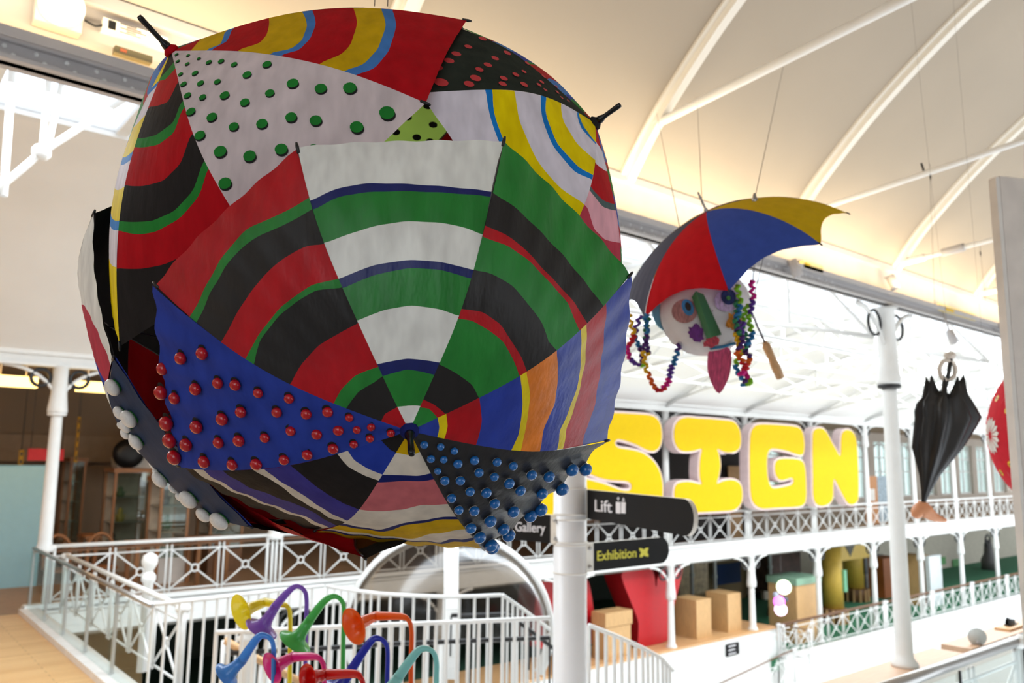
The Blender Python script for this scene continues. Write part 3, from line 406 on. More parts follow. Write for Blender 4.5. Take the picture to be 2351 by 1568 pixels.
# upper part of the wall with tall arched windows at the far right end
wm = mat('stone_wall', (206, 196, 184), rough=.85, vary=.05, scale=.8)
slab('wall_back_far', (34, 25, -6), (75, 25.3, .7), wm)
slab('wall_back_top', (34, 25, 4.2), (75, 25.3, 6.4), wm)
WB = [(34.6 + 3.2 * k, 37.0 + 3.2 * k) for k in range(12)]
for i, (a, b) in enumerate(zip([34] + [q[1] for q in WB], [q[0] for q in WB] + [75])): slab('wall_pier', (a, 24.9, .7), (b, 25.32, 4.2), wm)
wi = 2
for a, b in WB:
    fr = MB(); c = (a + b) / 2
    for x in (a + .04, c, b - .04): fr.bar((x, 25.15, .7), (x, 25.15, 4.2), .09, .09)
    for z in (.74, 2.3, 3.2): fr.bar((a, 25.15, z), (b, 25.15, z), .08, .08)
    fr.tube(arc((c, 25.15, 2.95), 1.15, 0, math.pi, 13, (1, 0, 0), (0, 0, 1)), .06, 6)
    wo = struct(fr.build('window_%d' % wi, [white])); wi += 1
    g = MB(); g.box((a, 25.2, .7), (b, 25.21, 4.2)); g.build('pane', [glass], wo)
# trees in the street beyond those windows
leaf = mat('street_leaves', (120, 156, 84), rough=.7, vary=.35, scale=4)
for i, (u, h, lab) in enumerate(((37.5, 3.4, 'leafy green tree outside the leftmost arched gallery window'), (43.5, 3.0, 'low leafy tree seen between the middle gallery windows'), (50, 3.6, 'tall leafy tree outside the arched windows near the red umbrella'))):
    t = empty('street_tree', (u, 29, -.2), lab, 'tree')
    mb = MB(); mb.tube([(u, 29, -.2), (u + .1, 29, h * .6)], .12, 7); _part(mb, 'trunk', [darkwood], t)
    mb = MB(); rr = random.Random(i)
    for q in range(420):
        d = np.array([rr.gauss(0, 1), rr.gauss(0, .8), rr.gauss(0, .8)]); c = np.array([u, 29, h * .7]) + d * .75; a = np.array([rr.uniform(-1, 1) for _ in range(3)]) * .22; b = np.array([rr.uniform(-1, 1) for _ in range(3)]) * .22
        mb.add([c - a, c + b, c + a, c - b], [(0, 1, 2, 3)])
    tag(_part(mb, 'foliage', [leaf], t), kind='stuff')
# nave vault with a strip of rooflights
def vault(name, prof, u0, u1, m, n=2, thick=.05):
    mb = MB(); G = np.array([[(u, v, z) for v, z in prof] for u in np.linspace(u0, u1, n)]); mb.grid(G); 
    return struct(mb.build(name, [m]))
def cur(pts, n=6):
    P = np.array(pts, float); out = []
    for i in range(len(P) - 1):
        p0, p1, p2, p3 = P[max(i - 1, 0)], P[i], P[i + 1], P[min(i + 2, len(P) - 1)]
        for k in range(n):
            f = k / n; out.append(.5 * (2 * p1 + (p2 - p0) * f + (2 * p0 - 5 * p1 + 4 * p2 - p3) * f * f + (-p0 + 3 * p1 - 3 * p2 + p3) * f ** 3))
    return out + [P[-1]]
vault('ceiling_nave_far', cur([(10.6, 6.75), (12, 6.62), (13.5, 6.2), (15.2, 5.45), (16.9, 4.6)]), -14, 75, plaster)
vault('ceiling_nave_near', cur([(5.56, 5.7), (6.0, 6.02), (6.5, 6.3)]), -14, 75, plaster)
win = MB()
win.box((-14, 6.45, 6.26), (75, 6.6, 6.4)); win.box((-14, 8.05, 6.72), (75, 8.2, 6.84)); win.box((-14, 10.5, 6.7), (75, 10.65, 6.84))
RU = [-13.6 + 1.45 * k for k in range(61)]
for u in RU: win.box((u - .07, 8.1, 6.74), (u + .07, 10.6, 6.82)); win.bar((u, 6.5, 6.33), (u, 8.15, 6.78), .12, .08)
wo = struct(win.build('window_1', [white], None, (0, 0, 6.7)))
pm = MB(); pm.box((.07, 8.2, .06), (1.38, 10.5, .075)); pane0 = pm.build('pane', [glass_mat('rooflight_glass', (252, 253, 255), .01, .02, .08)], wo); pane0.location = (RU[6], 0, 0)
for u in RU[7:40]: inst(pane0.data, 'pane', wo, (u, 0, 0))
# far aisle ceiling
slab('ceiling_far_aisle', (-14, 16.95, 4.75), (75, 25, 4.85), mat('tan_ceiling', (172, 150, 124), rough=.8, vary=.04, scale=.5))
# near aisle vault and its ribs
PROF = cur([(5.46, 5.72), (5.18, 6.08), (4.9, 6.38), (4.3, 6.93), (3.6, 7.46), (3.0, 7.84), (2.0, 8.3), (0.6, 8.62), (-1.5, 8.62), (-4, 8.1), (-7, 6.8)], 5)
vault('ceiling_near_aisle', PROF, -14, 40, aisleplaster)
RIBU = [6.05, 9.05, 12.0, 15.0, 18.0, 21.0, 3.05, 0.05, -2.95]
for i, u in enumerate(RIBU):
    mb = MB()
    for du, drop, w in ((0, .03, .22), (0, .09, .10)):
        for a, b in zip(PROF[:-1], PROF[1:]):
            a = np.array(a); b = np.array(b); t = b - a; nrm = np.array([-t[1], t[0]]); nrm /= np.linalg.norm(nrm); nrm = nrm if nrm[1] < 0 else -nrm
            p = a + nrm * drop / 2; q = b + nrm * drop / 2
            mb.bar((u, p[0], p[1]), (u, q[0], q[1]), w, drop, 0, up=(0, nrm[0], nrm[1]))
    struct(mb.build('trim_%d' % (i + 1), [softwhite]))
# the riveted beam that carries the two roofs, with its lighting tray
mb = MB()
mb.box((-14, 5.5, 5.15), (40, 5.56, 5.7)); mb.box((-14, 5.42, 5.66), (40, 5.6, 5.74)); mb.box((-14, 5.41, 5.27), (40, 5.62, 5.30)); mb.box((-14, 5.40, 5.27), (40, 5.415, 5.335)); mb.box((-14, 5.44, 5.15), (40, 5.62, 5.175))
beam = struct(mb.build('trim_beam_near', [greypaint], None, (0, 5.5, 5.08)))
rv = MB(); rv.lathe([(.016, 0), (.014, .006), (.008, .011), (.001, .013)], 8, 0, (0, 0, 0), (0, -1, 0)); rvo = rv.build('rivet', [white], beam); rvo.location = (.2, 0, .12)
for k in range(1, 120):
    inst(rvo.data, 'rivet', beam, (.2 + .17 * (k // 2) + (.05 if k % 2 else 0), 0, .12 if k % 2 else .165))
mb = MB(); mb.box((-14, VF - .06, 4.42), (75, VF + .12, 4.66)); mb.box((-14, VF - .12, 4.40), (75, VF + .16, 4.45)); mb.box((-14, VF - .14, 4.6), (75, VF - .02, 4.68))
struct(mb.build('trim_beam_far', [white], None, (0, VF, 4.4)))
# far gallery edge: moulded white fascia
mb = MB(); mb.box((2.85, VF - .02, -.42), (75, VF + .2, .10)); mb.box((2.85, VF - .10, .06), (75, VF + .1, .14)); mb.box((2.85, VF - .07, -.02), (75, VF, .02)); mb.box((2.85, VF - .05, -.42), (75, VF, -.30))
struct(mb.build('trim_fascia_far', [white], None, (0, VF, 0)))
mb = MB(); mb.box((25.9, 16.3, -5.2), (75, 16.5, -3.86)); mb.box((25.9, 16.2, -3.9), (75, 16.5, -3.8)); mb.box((25.9, 16.25, -4.25), (75, 16.31, -4.2))
struct(mb.build('trim_fascia_lower', [white], None, (0, 16.5, -4)))
mb = MB(); mb.box((3, 16.62, -6.1), (26.0, 16.75, -2.92)); struct(mb.build('wall_stage_front', [white]))
mb = MB(); mb.box((3, 16.6, -2.95), (26.0, 18.4, -2.88)); struct(mb.build('trim_stage_top', [wood]))
mb = MB(); mb.box((-14, 16.9, -6), (75, 25.0, -6.05)); mb.box((3, 24.6, -3.9), (30, 24.8, -.4)); struct(mb.build('wall_lower_left', [mat('dark_green_wall', (34, 46, 36), rough=.8)]))
mb = MB(); mb.box((30, 24.6, -3.9), (36, 24.8, -.4)); struct(mb.build('wall_lower_mid', [mat('tan_wall', (150, 128, 96), rough=.8)]))
mb = MB(); mb.box((36, 23.6, -3.9), (75, 23.8, -.4)); struct(mb.build('wall_lower_right', [mat('beige_wall', (206, 196, 180), rough=.8)]))
mb = MB(); mb.box((2.85, 17, -.5), (75, 25, -.42)); struct(mb.build('ceiling_lower', [mat('lower_ceiling', (150, 148, 142), rough=.8)]))
# wooden ledge the aisle columns stand on
mb = MB(); mb.box((3.5, 5.36, -.09), (13.35, 5.82, 0)); mb.box((13.75, 5.40, -.09), (30, 5.86, 0)); struct(mb.build('trim_ledge', [mat('ledge_wood', (204, 166, 136), rough=.5, vary=.08, scale=3, stretch=(1, 8, 8))]))
mb = MB(); mb.box((3.5, 5.4, -6.2), (40, 5.5, -.09)); struct(mb.build('wall_under_ledge', [white]))
# left edge of the opening: white kerb of the glazed railing
mb = MB(); mb.box((2.78, 9.7, -.42), (3.08, VF, .09)); struct(mb.build('trim_kerb', [mat('kerb_white', (232, 226, 222), rough=.5)]))
mb = MB(); mb.box((2.6, 5.7, -6.2), (2.85, VF, -.36)); struct(mb.build('wall_under_floor', [white]))
# ---------------------------------------------------------------- iron columns
unit = MB(); unit.lathe([(1, 0), (1, 1)], 8); UNIT = bpy.data.meshes.new('rod'); UNIT.from_pydata(unit.v, [], unit.f); UNIT.polygons.foreach_set('use_smooth', unit.sm); UNIT.update(); UNIT.materials.append(white)
UNITS = {}
def rod(name, root, p, q, r, m=None):
    me = UNIT
    if m is not None:
        if m.name not in UNITS: UNITS[m.name] = UNIT.copy(); UNITS[m.name].materials.clear(); UNITS[m.name].materials.append(m)
        me = UNITS[m.name]
    p = np.array(p, float) - world_loc(root); q = np.array(q, float) - world_loc(root); d = q - p; L = np.linalg.norm(d)
    o = bpy.data.objects.new(name, me); col.objects.link(o); o.parent = root; o.location = p; o.scale = (r, r, L)
    o.rotation_euler = Vector(d).to_track_quat('Z', 'Y').to_euler(); return o
def bracket_pts(base, sgn, axis, w, z0, z1):
    out = []
    for a in np.linspace(0, math.pi / 2, 10):
        x = w * (1 - math.cos(a)); z = z0 + (z1 - z0) * math.sin(a); out.append(np.array(base) + np.array(axis) * sgn * x + np.array([0, 0, z]))
    return out
def upper_column(u, v, z0, zc, z1, r, w, lab, ringm, ledge=True, group=None, base=True):
    t = empty('iron_column', (u, v, z0), lab, 'column', group)
    mb = MB(); mb.lathe([(r * 1.7, z0), (r * 1.75, z0 + .05), (r * 1.2, z0 + .12), (r * 1.12, z0 + .2), (r * .95, zc - .06), (r * .95, zc)] if base else [(r * 1.1, z0), (r, zc)], 16, 0, (u, v, 0)); _part(mb, 'shaft', [white], t)
    mb = MB(); mb.lathe([(r * 1.45, zc), (r * 1.6, zc + .03), (r * 1.45, zc + .06)], 16, 0, (u, v, 0)); _part(mb, 'collar', [ringm], t)
    mb = MB(); mb.lathe([(r * 1.6, zc + .06), (r * 1.65, zc + .1), (r * 1.3, zc + .42), (r * 1.25, z1 - .04), (r * 1.8, z1)], 12, 0, (u, v, 0)); _part(mb, 'capital', [white], t)
    for s in (-1, 1):
        mb = MB(); mb.tube(bracket_pts((u, v, 0), s, (1, 0, 0), w, zc + .12, z1 - .02), .035, 6); _part(mb, 'bracket', [white], t)
        mb = MB(); rr = min((z1 - zc) * .17, w * .22); mb.tube(arc((u + s * (r + rr + .06), v, z1 - rr - .07), rr, 0, 2 * math.pi, 17, (1, 0, 0), (0, 0, 1))[:-1], .036 if v > 10 else .022, 6, 0, True); _part(mb, 'ring', [blackmetal], t)
    return t
FU = [3.1 + 4.35 * k for k in range(12)]
NTH = ['first', 'second', 'third', 'fourth', 'fifth', 'sixth', 'seventh', 'eighth', 'ninth', 'tenth', 'eleventh', 'twelfth']
FLAB = {0: 'white iron column at the glazed corner beside the teal partition', 1: 'white gallery column rising behind the ball bottom left of the stairwell arch', 2: 'white upper gallery column hidden behind the ball above the stairwell arch', 3: 'white upper gallery column directly behind the signpost',
        4: 'white upper gallery column between the yellow letters S and I', 5: 'white upper gallery column between the yellow letters I and G', 6: 'white upper gallery column between the yellow letters G and N', 7: 'white upper gallery column right of the yellow letter N',
        8: 'white upper gallery column left of the folded black umbrella', 9: 'white upper gallery column behind the folded black umbrella', 10: 'white upper gallery column beside the red umbrella', 11: 'white upper gallery column farthest right, behind the red umbrella'}
for k, u in enumerate(FU):
    upper_column(u, VF + .02, 1.05, 3.5, 4.42, .105, .95, FLAB[k], white if k else white, group='upper gallery columns')
upper_column(11.82, 5.54, 0, 3.9, 5.1, .105, .85, 'white iron column with black collar standing on the wooden ledge', blackmetal)
LLAB = {4: 'lower gallery column beside the big red letter', 5: 'lower gallery column between the two short wooden plinths and the tall one', 6: 'lower gallery column in front of the tall green topped plinth', 7: 'lower gallery column right of the yellow cylinders',
        8: 'lower gallery column just right of the tall ledge column', 9: 'lower gallery column below the pale foot', 10: 'lower gallery column in front of the beige room', 3: 'lower gallery column hidden behind the signpost', 11: 'lower gallery column nearest the right edge', 2: 'lower gallery column behind the stairwell arch', 1: 'lower gallery column behind the stair bars on the left'}
for k in range(1, 12):
    upper_column(FU[k], VF - .1, -2.9 if k < 6 else -3.85, -1.45, -.42, .1, .95, LLAB[k], white, group='lower gallery columns')
# ---------------------------------------------------------------- lattice railings
def lattice_mesh(w, h, name='lattice_panel', r=.017):
    mb = MB(); c = (w / 2, 0, h * .5); R0 = .07
    mb.tube([(0, 0, h * .86), (w, 0, h * .86)], r, 6); mb.tube([(0, 0, .06), (w, 0, .06)], r, 6)
    for x in (.05, w - .05): mb.tube([(x, 0, 0), (x, 0, h * .97)], r, 6)
    cz = (h * .86 + .06) / 2; c = np.array([w / 2, 0, cz])
    mb.tube(arc(c, R0, 0, 2 * math.pi, 13, (1, 0, 0), (0, 0, 1))[:-1], r, 6, 0, True)
    for x in (.05, w - .05):
        for z in (.06, h * .86):
            d = np.array([x, 0, z]) - c; mb.tube([c + d / np.linalg.norm(d) * R0, np.array([x, 0, z])], r, 6)
    me = bpy.data.meshes.new(name); me.from_pydata(mb.v, [], mb.f); me.polygons.foreach_set('use_smooth', mb.sm); me.update(); me.materials.append(white); return me
LAT = lattice_mesh(1.0875, .95)
def railing(p, q, ncell, lab, railm=steel, h=1.1, postcap=True, glassy=False, wood2=True, group=None, me=LAT, cellw=1.0875, hr=.035):
    p = np.array(p, float); q = np.array(q, float); d = q - p; L = np.linalg.norm(d[:2]); a = math.atan2(d[1], d[0])
    t = empty('lattice_railing', p, lab, 'railing', group)
    mb = MB(); mb.tube([p + [0, 0, h], q + [0, 0, h]], hr, 8); _part(mb, 'handrail', [railm], t)
    if wood2:
        nrm = np.array([-d[1], d[0], 0]) / L * .1; mb = MB(); mb.bar(p + [0, 0, h - .09] + nrm, q + [0, 0, h - .09] + nrm, .07, .04); _part(mb, 'timber_rail', [darkwood], t)
    for k in range(ncell):
        e = p + d * (k / ncell); o = inst(me, 'lattice_panel', t, tuple(e - p + [0, 0, .1]), (0, 0, a), (L / ncell / cellw, 1, h / 1.1))
    for e in (p, q):
        mb = MB(); s = d / np.linalg.norm(d) * .055
        for sg in (-1, 1): mb.tube([e + s * sg, e + s * sg + [0, 0, h]], .03, 6)
        mb.lathe([(.07, h - .06), (.09, h - .03), (.09, h + .0), (.06, h + .03)], 12, 0, e); _part(mb, 'post', [white], t)
    if glassy:
        nrm = np.array([d[1], -d[0], 0]) / L * .06
        n = max(1, int(round(L / 1.45)))
        for k in range(n):
            a0 = p + d * ((k + .006) / n) + nrm; a1 = p + d * ((k + .994) / n) + nrm
            mb = MB(); mb.bar((a0 + [0, 0, .56]), (a1 + [0, 0, .56]), .012, .96); _part(mb, 'glass_panel', [glass_mat('rail_glass', (247, 251, 250), .03, .02, .12)], t)
            mb = MB(); mb.bar(a1 + nrm * .1 + [0, 0, .1], a1 + nrm * .1 + [0, 0, h - .04], .02, .02); _part(mb, 'joint', [blackmetal], t)
    return t
RL = {0: 'white lattice railing behind the horns, left of the first post', 1: 'white lattice railing under the ball, above the stair bars', 2: 'white lattice railing behind the stairwell arch', 3: 'white lattice railing behind the signpost arms', 4: 'white lattice railing under the yellow letter I',
      5: 'white lattice railing under the yellow letter G', 6: 'white lattice railing under the yellow letter N', 7: 'white lattice railing right of the letters, left of the ledge column', 8: 'white lattice railing behind the pale foot', 9: 'white lattice railing right of the pale foot', 10: 'white lattice railing below the red umbrella'}
for k in range(11): railing((FU[k] + .1, VF - .04, .04), (FU[k + 1] - .1, VF - .04, .04), 4, RL[k], wood2=True, railm=white, group='upper gallery railings')
for k in range(6, 11):
    railing((FU[k] + .1 - (3.5 if k == 6 else 0), 16.4, -3.85), (FU[k + 1] - .1, 16.4, -3.85), 7 if k == 6 else 4, 'white lattice railing of the lower gallery, %s from the corner post' % NTH[k - 6], wood2=True, railm=darkwood, group='lower gallery railings', glassy=False, hr=.025)
railing((25.75, 16.2, -3.85), (25.75, 15.2, -3.85), 2, 'short white lattice railing turning the lower gallery corner', railm=darkwood, wood2=False, hr=.025)
railing((20.4, 15.9, -5.2), (25.9, 15.9, -4.6), 5, 'sloping white lattice railing beside the dark notice on the stage front', railm=darkwood, wood2=False, hr=.025)
# near right: steel handrail with glass in front of lattice
railing((4.6, 3.15, 0), (9.08, 3.15, 0), 4, 'steel topped glass and lattice railing entering at the bottom right', glassy=True, wood2=False, hr=.052)
railing((9.3, 3.15, 0), (13.8, 3.15, 0), 4, 'steel topped glass railing farther on at the right edge', glassy=True, wood2=False, hr=.052)
# left: glazed railing along the floor edge
gr = empty('glazed_railing', (2.93, 9.9, .09), 'glazed railing with steel handrail edging the oak floor on the left', 'railing')
mb = MB(); mb.tube([(2.93, 9.85, 1.12), (2.93, 16.9, 1.12)], .032, 8); mb.tube([(2.93, 16.9, 1.12), (3.05, 16.9, 1.12)], .03, 8); _part(mb, 'handrail', [steel], gr)
for k in range(5):
    a = 9.9 + 1.4 * k; mb = MB(); mb.box((2.89, a + .01, .1), (2.905, a + 1.39, 1.08)); _part(mb, 'glass_panel', [glass_mat('frosty_glass', (246, 251, 250), .05, .02, .15)], gr)
    mb = MB(); mb.box((2.92, a + 1.38, .1), (2.96, a + 1.42, 1.1)); _part(mb, 'post', [greypaint], gr)
railing((3.4, 10.2, .0), (3.4, 16.6, .0), 6, 'white lattice railing standing behind the glazed railing on the left', railm=white, wood2=False, h=1.0)
mb = MB(); nw = at_z(268, 1350, .95)
t = empty('newel_post', (3.62, 12.4, 0), 'white newel post with a ball finial behind the glazed railing', 'newel')
mb = MB(); mb.lathe([(.07, -.2), (.07, 1.0), (.10, 1.04), (.10, 1.1), (.05, 1.16)], 12, 0, (3.62, 12.4, 0)); _part(mb, 'post', [white], t)
mb = MB(); mb.lathe([(.05, 1.15), (.06, 1.18), (.1, 1.25), (.11, 1.31), (.09, 1.38), (.03, 1.42)], 14, 0, (3.62, 12.4, 0)); _part(mb, 'finial', [white], t)
# ---------------------------------------------------------------- nave trusses
def vz(v): return float(np.interp(v, [5.5, 6.4, 7.3, 8.1, 10.6, 12, 13.5, 15.2, 16.9], [5.6, 6.2, 6.55, 6.7, 6.7, 6.58, 6.15, 5.4, 4.6]))
TU = [None] + [7.4 + 4.35 * k for k in range(10)]
for i, u in enumerate(TU):
    if u is None:
        t = empty('roof_truss', tuple(at_v(95, 350, 8.8)), 'white roof truss rods seen past the ball at the far left', 'truss', 'nave roof trusses')
        J = at_v(95, 350, 8.8)
        for (x0, y0), (x1, y1), r in (((-30, 455), (95, 350), .035), ((95, 350), (330, 198), .035), ((95, 350), (118, 130), .028), ((108, 350), (150, 150), .028), ((8, 450), (32, 110), .035)): rod('strut', t, at_v(x0, y0, 8.8), at_v(x1, y1, 8.8), r)
        mb = MB(); mb.lathe([(.07, -.05), (.09, 0), (.07, .05)], 10, 0, J, (0, 1, 0)); _part(mb, 'joint', [white], t)
        continue
    t = empty('roof_truss', (u, 11.2, 6.6), ('white roof truss seen past the ball at the far left' if i == 0 else 'white lattice roof truss, %s along the nave from the ball' % NTH[i - 1]), 'truss', 'nave roof trusses')
    vs = np.linspace(5.7, 16.8, 9); top = [(u, v, vz(v) - .08) for v in vs]; bot = [(u, v, 4.65 + .8 * (1 - ((v - 11.2) / 5.6) ** 2)) for v in vs]
    mb = MB(); mb.tube(top, .05, 6); _part(mb, 'top_chord', [white], t)
    mb = MB(); mb.tube(bot, .04, 6); _part(mb, 'bottom_chord', [white], t)
    for j in range(1, 8): rod('strut', t, bot[j], top[j], .03)
    for j in range(8): rod('brace', t, bot[j] if j < 4 else bot[j + 1], top[j + 1] if j < 4 else top[j], .026)
for j, (v, z) in enumerate(((8.1, 5.6), (10.6, 5.7), (13.2, 5.4))):
    t = empty('roof_girder', (8, v, z), 'white lattice girder along the nave roof, %s' % ('nearest the aisle beam', 'under the rooflights', 'nearest the far gallery')[j], 'girder', 'nave roof girders')
    mb = MB(); mb.tube([(8, v, z), (60, v, z)], .035, 6); mb.tube([(8, v, z - .55), (60, v, z - .55)], .035, 6); _part(mb, 'chords', [white], t)
    for k in range(24):
        a = 8 + 2.175 * k; rod('brace', t, (a, v, z), (a + 2.175, v, z - .55), .024); rod('brace', t, (a, v, z - .55), (a + 2.175, v, z), .024)
# tie rods of the near aisle
for i, u in enumerate(RIBU[:4]):
    t = empty('tie_rod', (u, 5.3, 5.8), ('white tie rod with hanging wires passing right of the ball', 'white tie rod above the three colour umbrella tip', 'white tie rod with a turnbuckle over the ledge column', 'small white tie rod nearest the white board')[i], 'tie rod', 'aisle tie rods')
    z0 = (6.15, 5.88, 5.78, 5.75)[i]
    rod('bar', t, (u, 5.35, z0), (u, -6, z0 + .95), .035 if i else .045)
    rod('socket', t, (u, 5.4, z0), (u, 5.0, z0 + .03), .055)
    if i == 2: rod('turnbuckle', t, (u, 4.75, z0 + .05), (u, 4.45, z0 + .075), .06, greypaint)
# ---------------------------------------------------------------- giant yellow letters on the far gallery
pinkrim = mat('letter_pink_rim', (232, 208, 208), rough=.5); yface = mat('letter_yellow', (222, 184, 0), rough=.6, vary=.02, spec=.12)
LV = 16.25
def L3(pts): return np.array([at_v(1340 + x / 3.457, 920 + y / 3.457, LV)[[0, 2]] for x, y in pts])
def offset_poly(P, d):
    a = np.roll(P, 1, 0); b = np.roll(P, -1, 0); t = b - a; t /= np.linalg.norm(t, axis=1, keepdims=True); n = np.stack([t[:, 1], -t[:, 0]], 1)
    A = .5 * np.sum(P[:, 0] * np.roll(P[:, 1], -1) - np.roll(P[:, 0], -1) * P[:, 1]); return P + n * d * (1 if A > 0 else -1)
def letter(ch, poly, lab):
    P = smooth_poly(poly, 2); c = P.mean(0); t = empty('letter_' + ch.lower(), (c[0], LV, P[:, 1].min()), lab, 'letter', 'yellow letters on the far gallery')
    O = offset_poly(P, .065)
    from mathutils.geometry import tessellate_polygon
    def fill(Q, v, front=True):
        tri = tessellate_polygon([[Vector((x, z, 0)) for x, z in Q]]); return [(x, v, z) for x, z in Q], [tuple(f) for f in tri]
    mb = MB(); n = len(O); V0, T0 = fill(O, LV); V1 = [(x, LV + .36, z) for x, z in O]
    mb.add(V0 + V1, [(k, (k + 1) % n, (k + 1) % n + n, k + n) for k in range(n)]); mb.add(V0, T0); mb.add(V1, T0); _part(mb, 'body', [pinkrim], t)
    mb = MB(); Vf, Tf = fill(P, LV - .03); mb.add(Vf, Tf); Vb = [(x, LV, z) for x, z in P]; m = len(P); mb.add(Vf + Vb, [(k, (k + 1) % m, (k + 1) % m + m, k + m) for k in range(m)]); _part(mb, 'face', [yface], t)
    u0_, u1_ = P[:, 0].min(), P[:, 0].max()
    for cu_ in FU:
        if u0_ - .7 < cu_ < u1_ + .7:
            for z in (1.95, 3.25):
                mb = MB(); mb.bar((min(max(cu_, u0_ + .2), u1_ - .2), LV + .3, z), (cu_, VF - .1, z), .05, .05); _part(mb, 'strap', [mat('strap_red', (190, 60, 60), rough=.6)], t)
    return t
letter('I', L3([(715, 250), (725, 195), (760, 150), (820, 132), (900, 140), (1000, 145), (1110, 155), (1180, 165), (1215, 195), (1235, 240), (1243, 300), (1240, 350), (1225, 385), (1190, 405), (1140, 410), (1095, 398), (1055, 380), (1070, 430), (1080, 510), (1070, 590), (1052, 660), (1100, 640), (1160, 628), (1210, 638), (1240, 665), (1253, 710), (1255, 760), (1245, 810), (1215, 850), (1170, 870), (1100, 875), (1000, 880), (900, 885), (830, 887), (780, 875), (740, 845), (722, 800), (717, 750), (720, 700), (740, 660), (790, 645), (850, 645), (935, 665), (922, 620), (918, 560), (920, 480), (928, 430), (935, 380), (880, 395), (820, 402), (770, 395), (735, 360), (717, 310)]), 'giant yellow bubble letter I on the far gallery')
letter('S', L3([(200, 95), (400, 105), (520, 115), (575, 140), (605, 190), (615, 260), (610, 330), (590, 375), (555, 398), (500, 390), (430, 355), (370, 330), (310, 312), (270, 305), (247, 320), (245, 345), (270, 372), (330, 383), (400, 395), (470, 418), (540, 470), (590, 540), (615, 620), (622, 700), (618, 790), (590, 850), (520, 880), (350, 890), (100, 897), (-60, 890), (-120, 860), (-145, 790), (-140, 700), (-115, 635), (-60, 612), (40, 628), (180, 668), (280, 708), (345, 717), (374, 702), (374, 662), (335, 637), (220, 630), (120, 610), (40, 576), (-60, 545), (-120, 490), (-148, 400), (-150, 260), (-125, 160), (-70, 112), (60, 97)]), 'giant yellow bubble letter S partly behind the ball and the Lift arm')
letter('G', L3([(1320, 300), (1330, 240), (1360, 200), (1410, 187), (1500, 190), (1600, 197), (1690, 208), (1725, 235), (1742, 290), (1748, 360), (1742, 410), (1725, 430), (1690, 425), (1620, 400), (1550, 385), (1490, 380), (1465, 400), (1452, 440), (1450, 520), (1455, 600), (1470, 660), (1490, 690), (1520, 695), (1580, 685), (1640, 670), (1662, 650), (1660, 618), (1635, 612), (1590, 628), (1550, 625), (1525, 590), (1515, 540), (1522, 490), (1550, 465), (1620, 460), (1690, 465), (1730, 480), (1750, 520), (1758, 600), (1762, 700), (1760, 780), (1740, 825), (1690, 840), (1600, 845), (1500, 850), (1420, 855), (1370, 835), (1335, 790), (1322, 720), (1318, 600), (1316, 450)]), 'giant yellow bubble letter G on the far gallery')
letter('N', L3([(1815, 300), (1820, 250), (1845, 222), (1885, 220), (1920, 245), (1960, 320), (2000, 390), (2033, 445), (2040, 380), (2042, 300), (2055, 250), (2085, 232), (2120, 240), (2150, 280), (2165, 360), (2172, 480), (2178, 620), (2178, 750), (2165, 800), (2135, 822), (2100, 815), (2070, 775), (2030, 700), (1985, 615), (1975, 680), (1975, 760), (1955, 805), (1915, 830), (1870, 832), (1835, 805), (1820, 740), (1818, 600), (1815, 450)]), 'giant yellow bubble letter N at the end of the word')
letter('E', np.array([(11.8, 4.1), (12.1, 4.25), (14.7, 4.2), (15.05, 3.9), (15.0, 3.4), (14.6, 3.3), (13.3, 3.35), (13.3, 3.0), (14.5, 2.95), (14.8, 2.65), (14.5, 2.4), (13.3, 2.35), (13.3, 2.0), (14.7, 2.1), (15.1, 1.9), (15.15, 1.5), (14.8, 1.27), (12.2, 1.22), (11.75, 1.4), (11.65, 2.7)]), 'giant yellow bubble letter E, a corner showing left of the signpost')
# ---------------------------------------------------------------- signpost
def text_mesh(s, m, name):
    cu = bpy.data.curves.new(name, 'FONT'); cu.body = s; cu.extrude = .004; cu.offset = .007; to = bpy.data.objects.new(name, cu); col.objects.link(to)
    bpy.context.view_layer.update(); me = bpy.data.meshes.new_from_object(to.evaluated_get(bpy.context.evaluated_depsgraph_get())); bpy.data.objects.remove(to); me.materials.clear(); me.materials.append(m); me.name = name; return me
def place_text(s, m, parent, a, b, up, height, name='lettering'):
    # baseline from a to b, cap height given
    me = text_mesh(s, m, name); xs = np.array([v.co[:] for v in me.vertices]); lo, hi = xs.min(0), xs.max(0)
    a = np.array(a, float); b = np.array(b, float); e = b - a; w = np.linalg.norm(e); e /= w; up = np.array(up, float); nn = np.cross(e, up)
    caph = .69
    for v in me.vertices:
        c = v.co; p = a + e * ((c[0] - lo[0]) / (hi[0] - lo[0]) * w) + up * (c[1] / caph * height) + nn * (c[2] * .6)
        p = p - world_loc(parent); v.co = p
    me.update(); o = bpy.data.objects.new(name, me); col.objects.link(o); o.parent = parent; return o
PP = np.array([5.29, 5.5, 0.0]); sp = empty('signpost', tuple(PP), 'white round signpost with black Lift, Exhibition and Gallery arms', 'signpost'); PR = .153
mb = MB(); mb.lathe([(PR * 1.5, 0), (PR * 1.5, .06), (PR, .14), (PR, 5.06)], 24, 0, PP); _part(mb, 'pole', [mat('signpost_white', (236, 236, 238), rough=.35, vary=.01)], sp)
d0 = float((PP + [0, 0, 2.3] - CAM) @ FWD)
blk = mat('sign_black', (22, 21, 22), rough=.6, spec=.2); signw = mat('sign_white', (226, 224, 228), rough=.5); signy = mat('sign_yellow', (224, 214, 70), rough=.5); edgew = mat('sign_edge', (226, 220, 210), rough=.4)
def on_plane(px, py, S, nrm):
    r = ray(px, py); return CAM + r * (((S - CAM) @ nrm) / (r @ nrm))
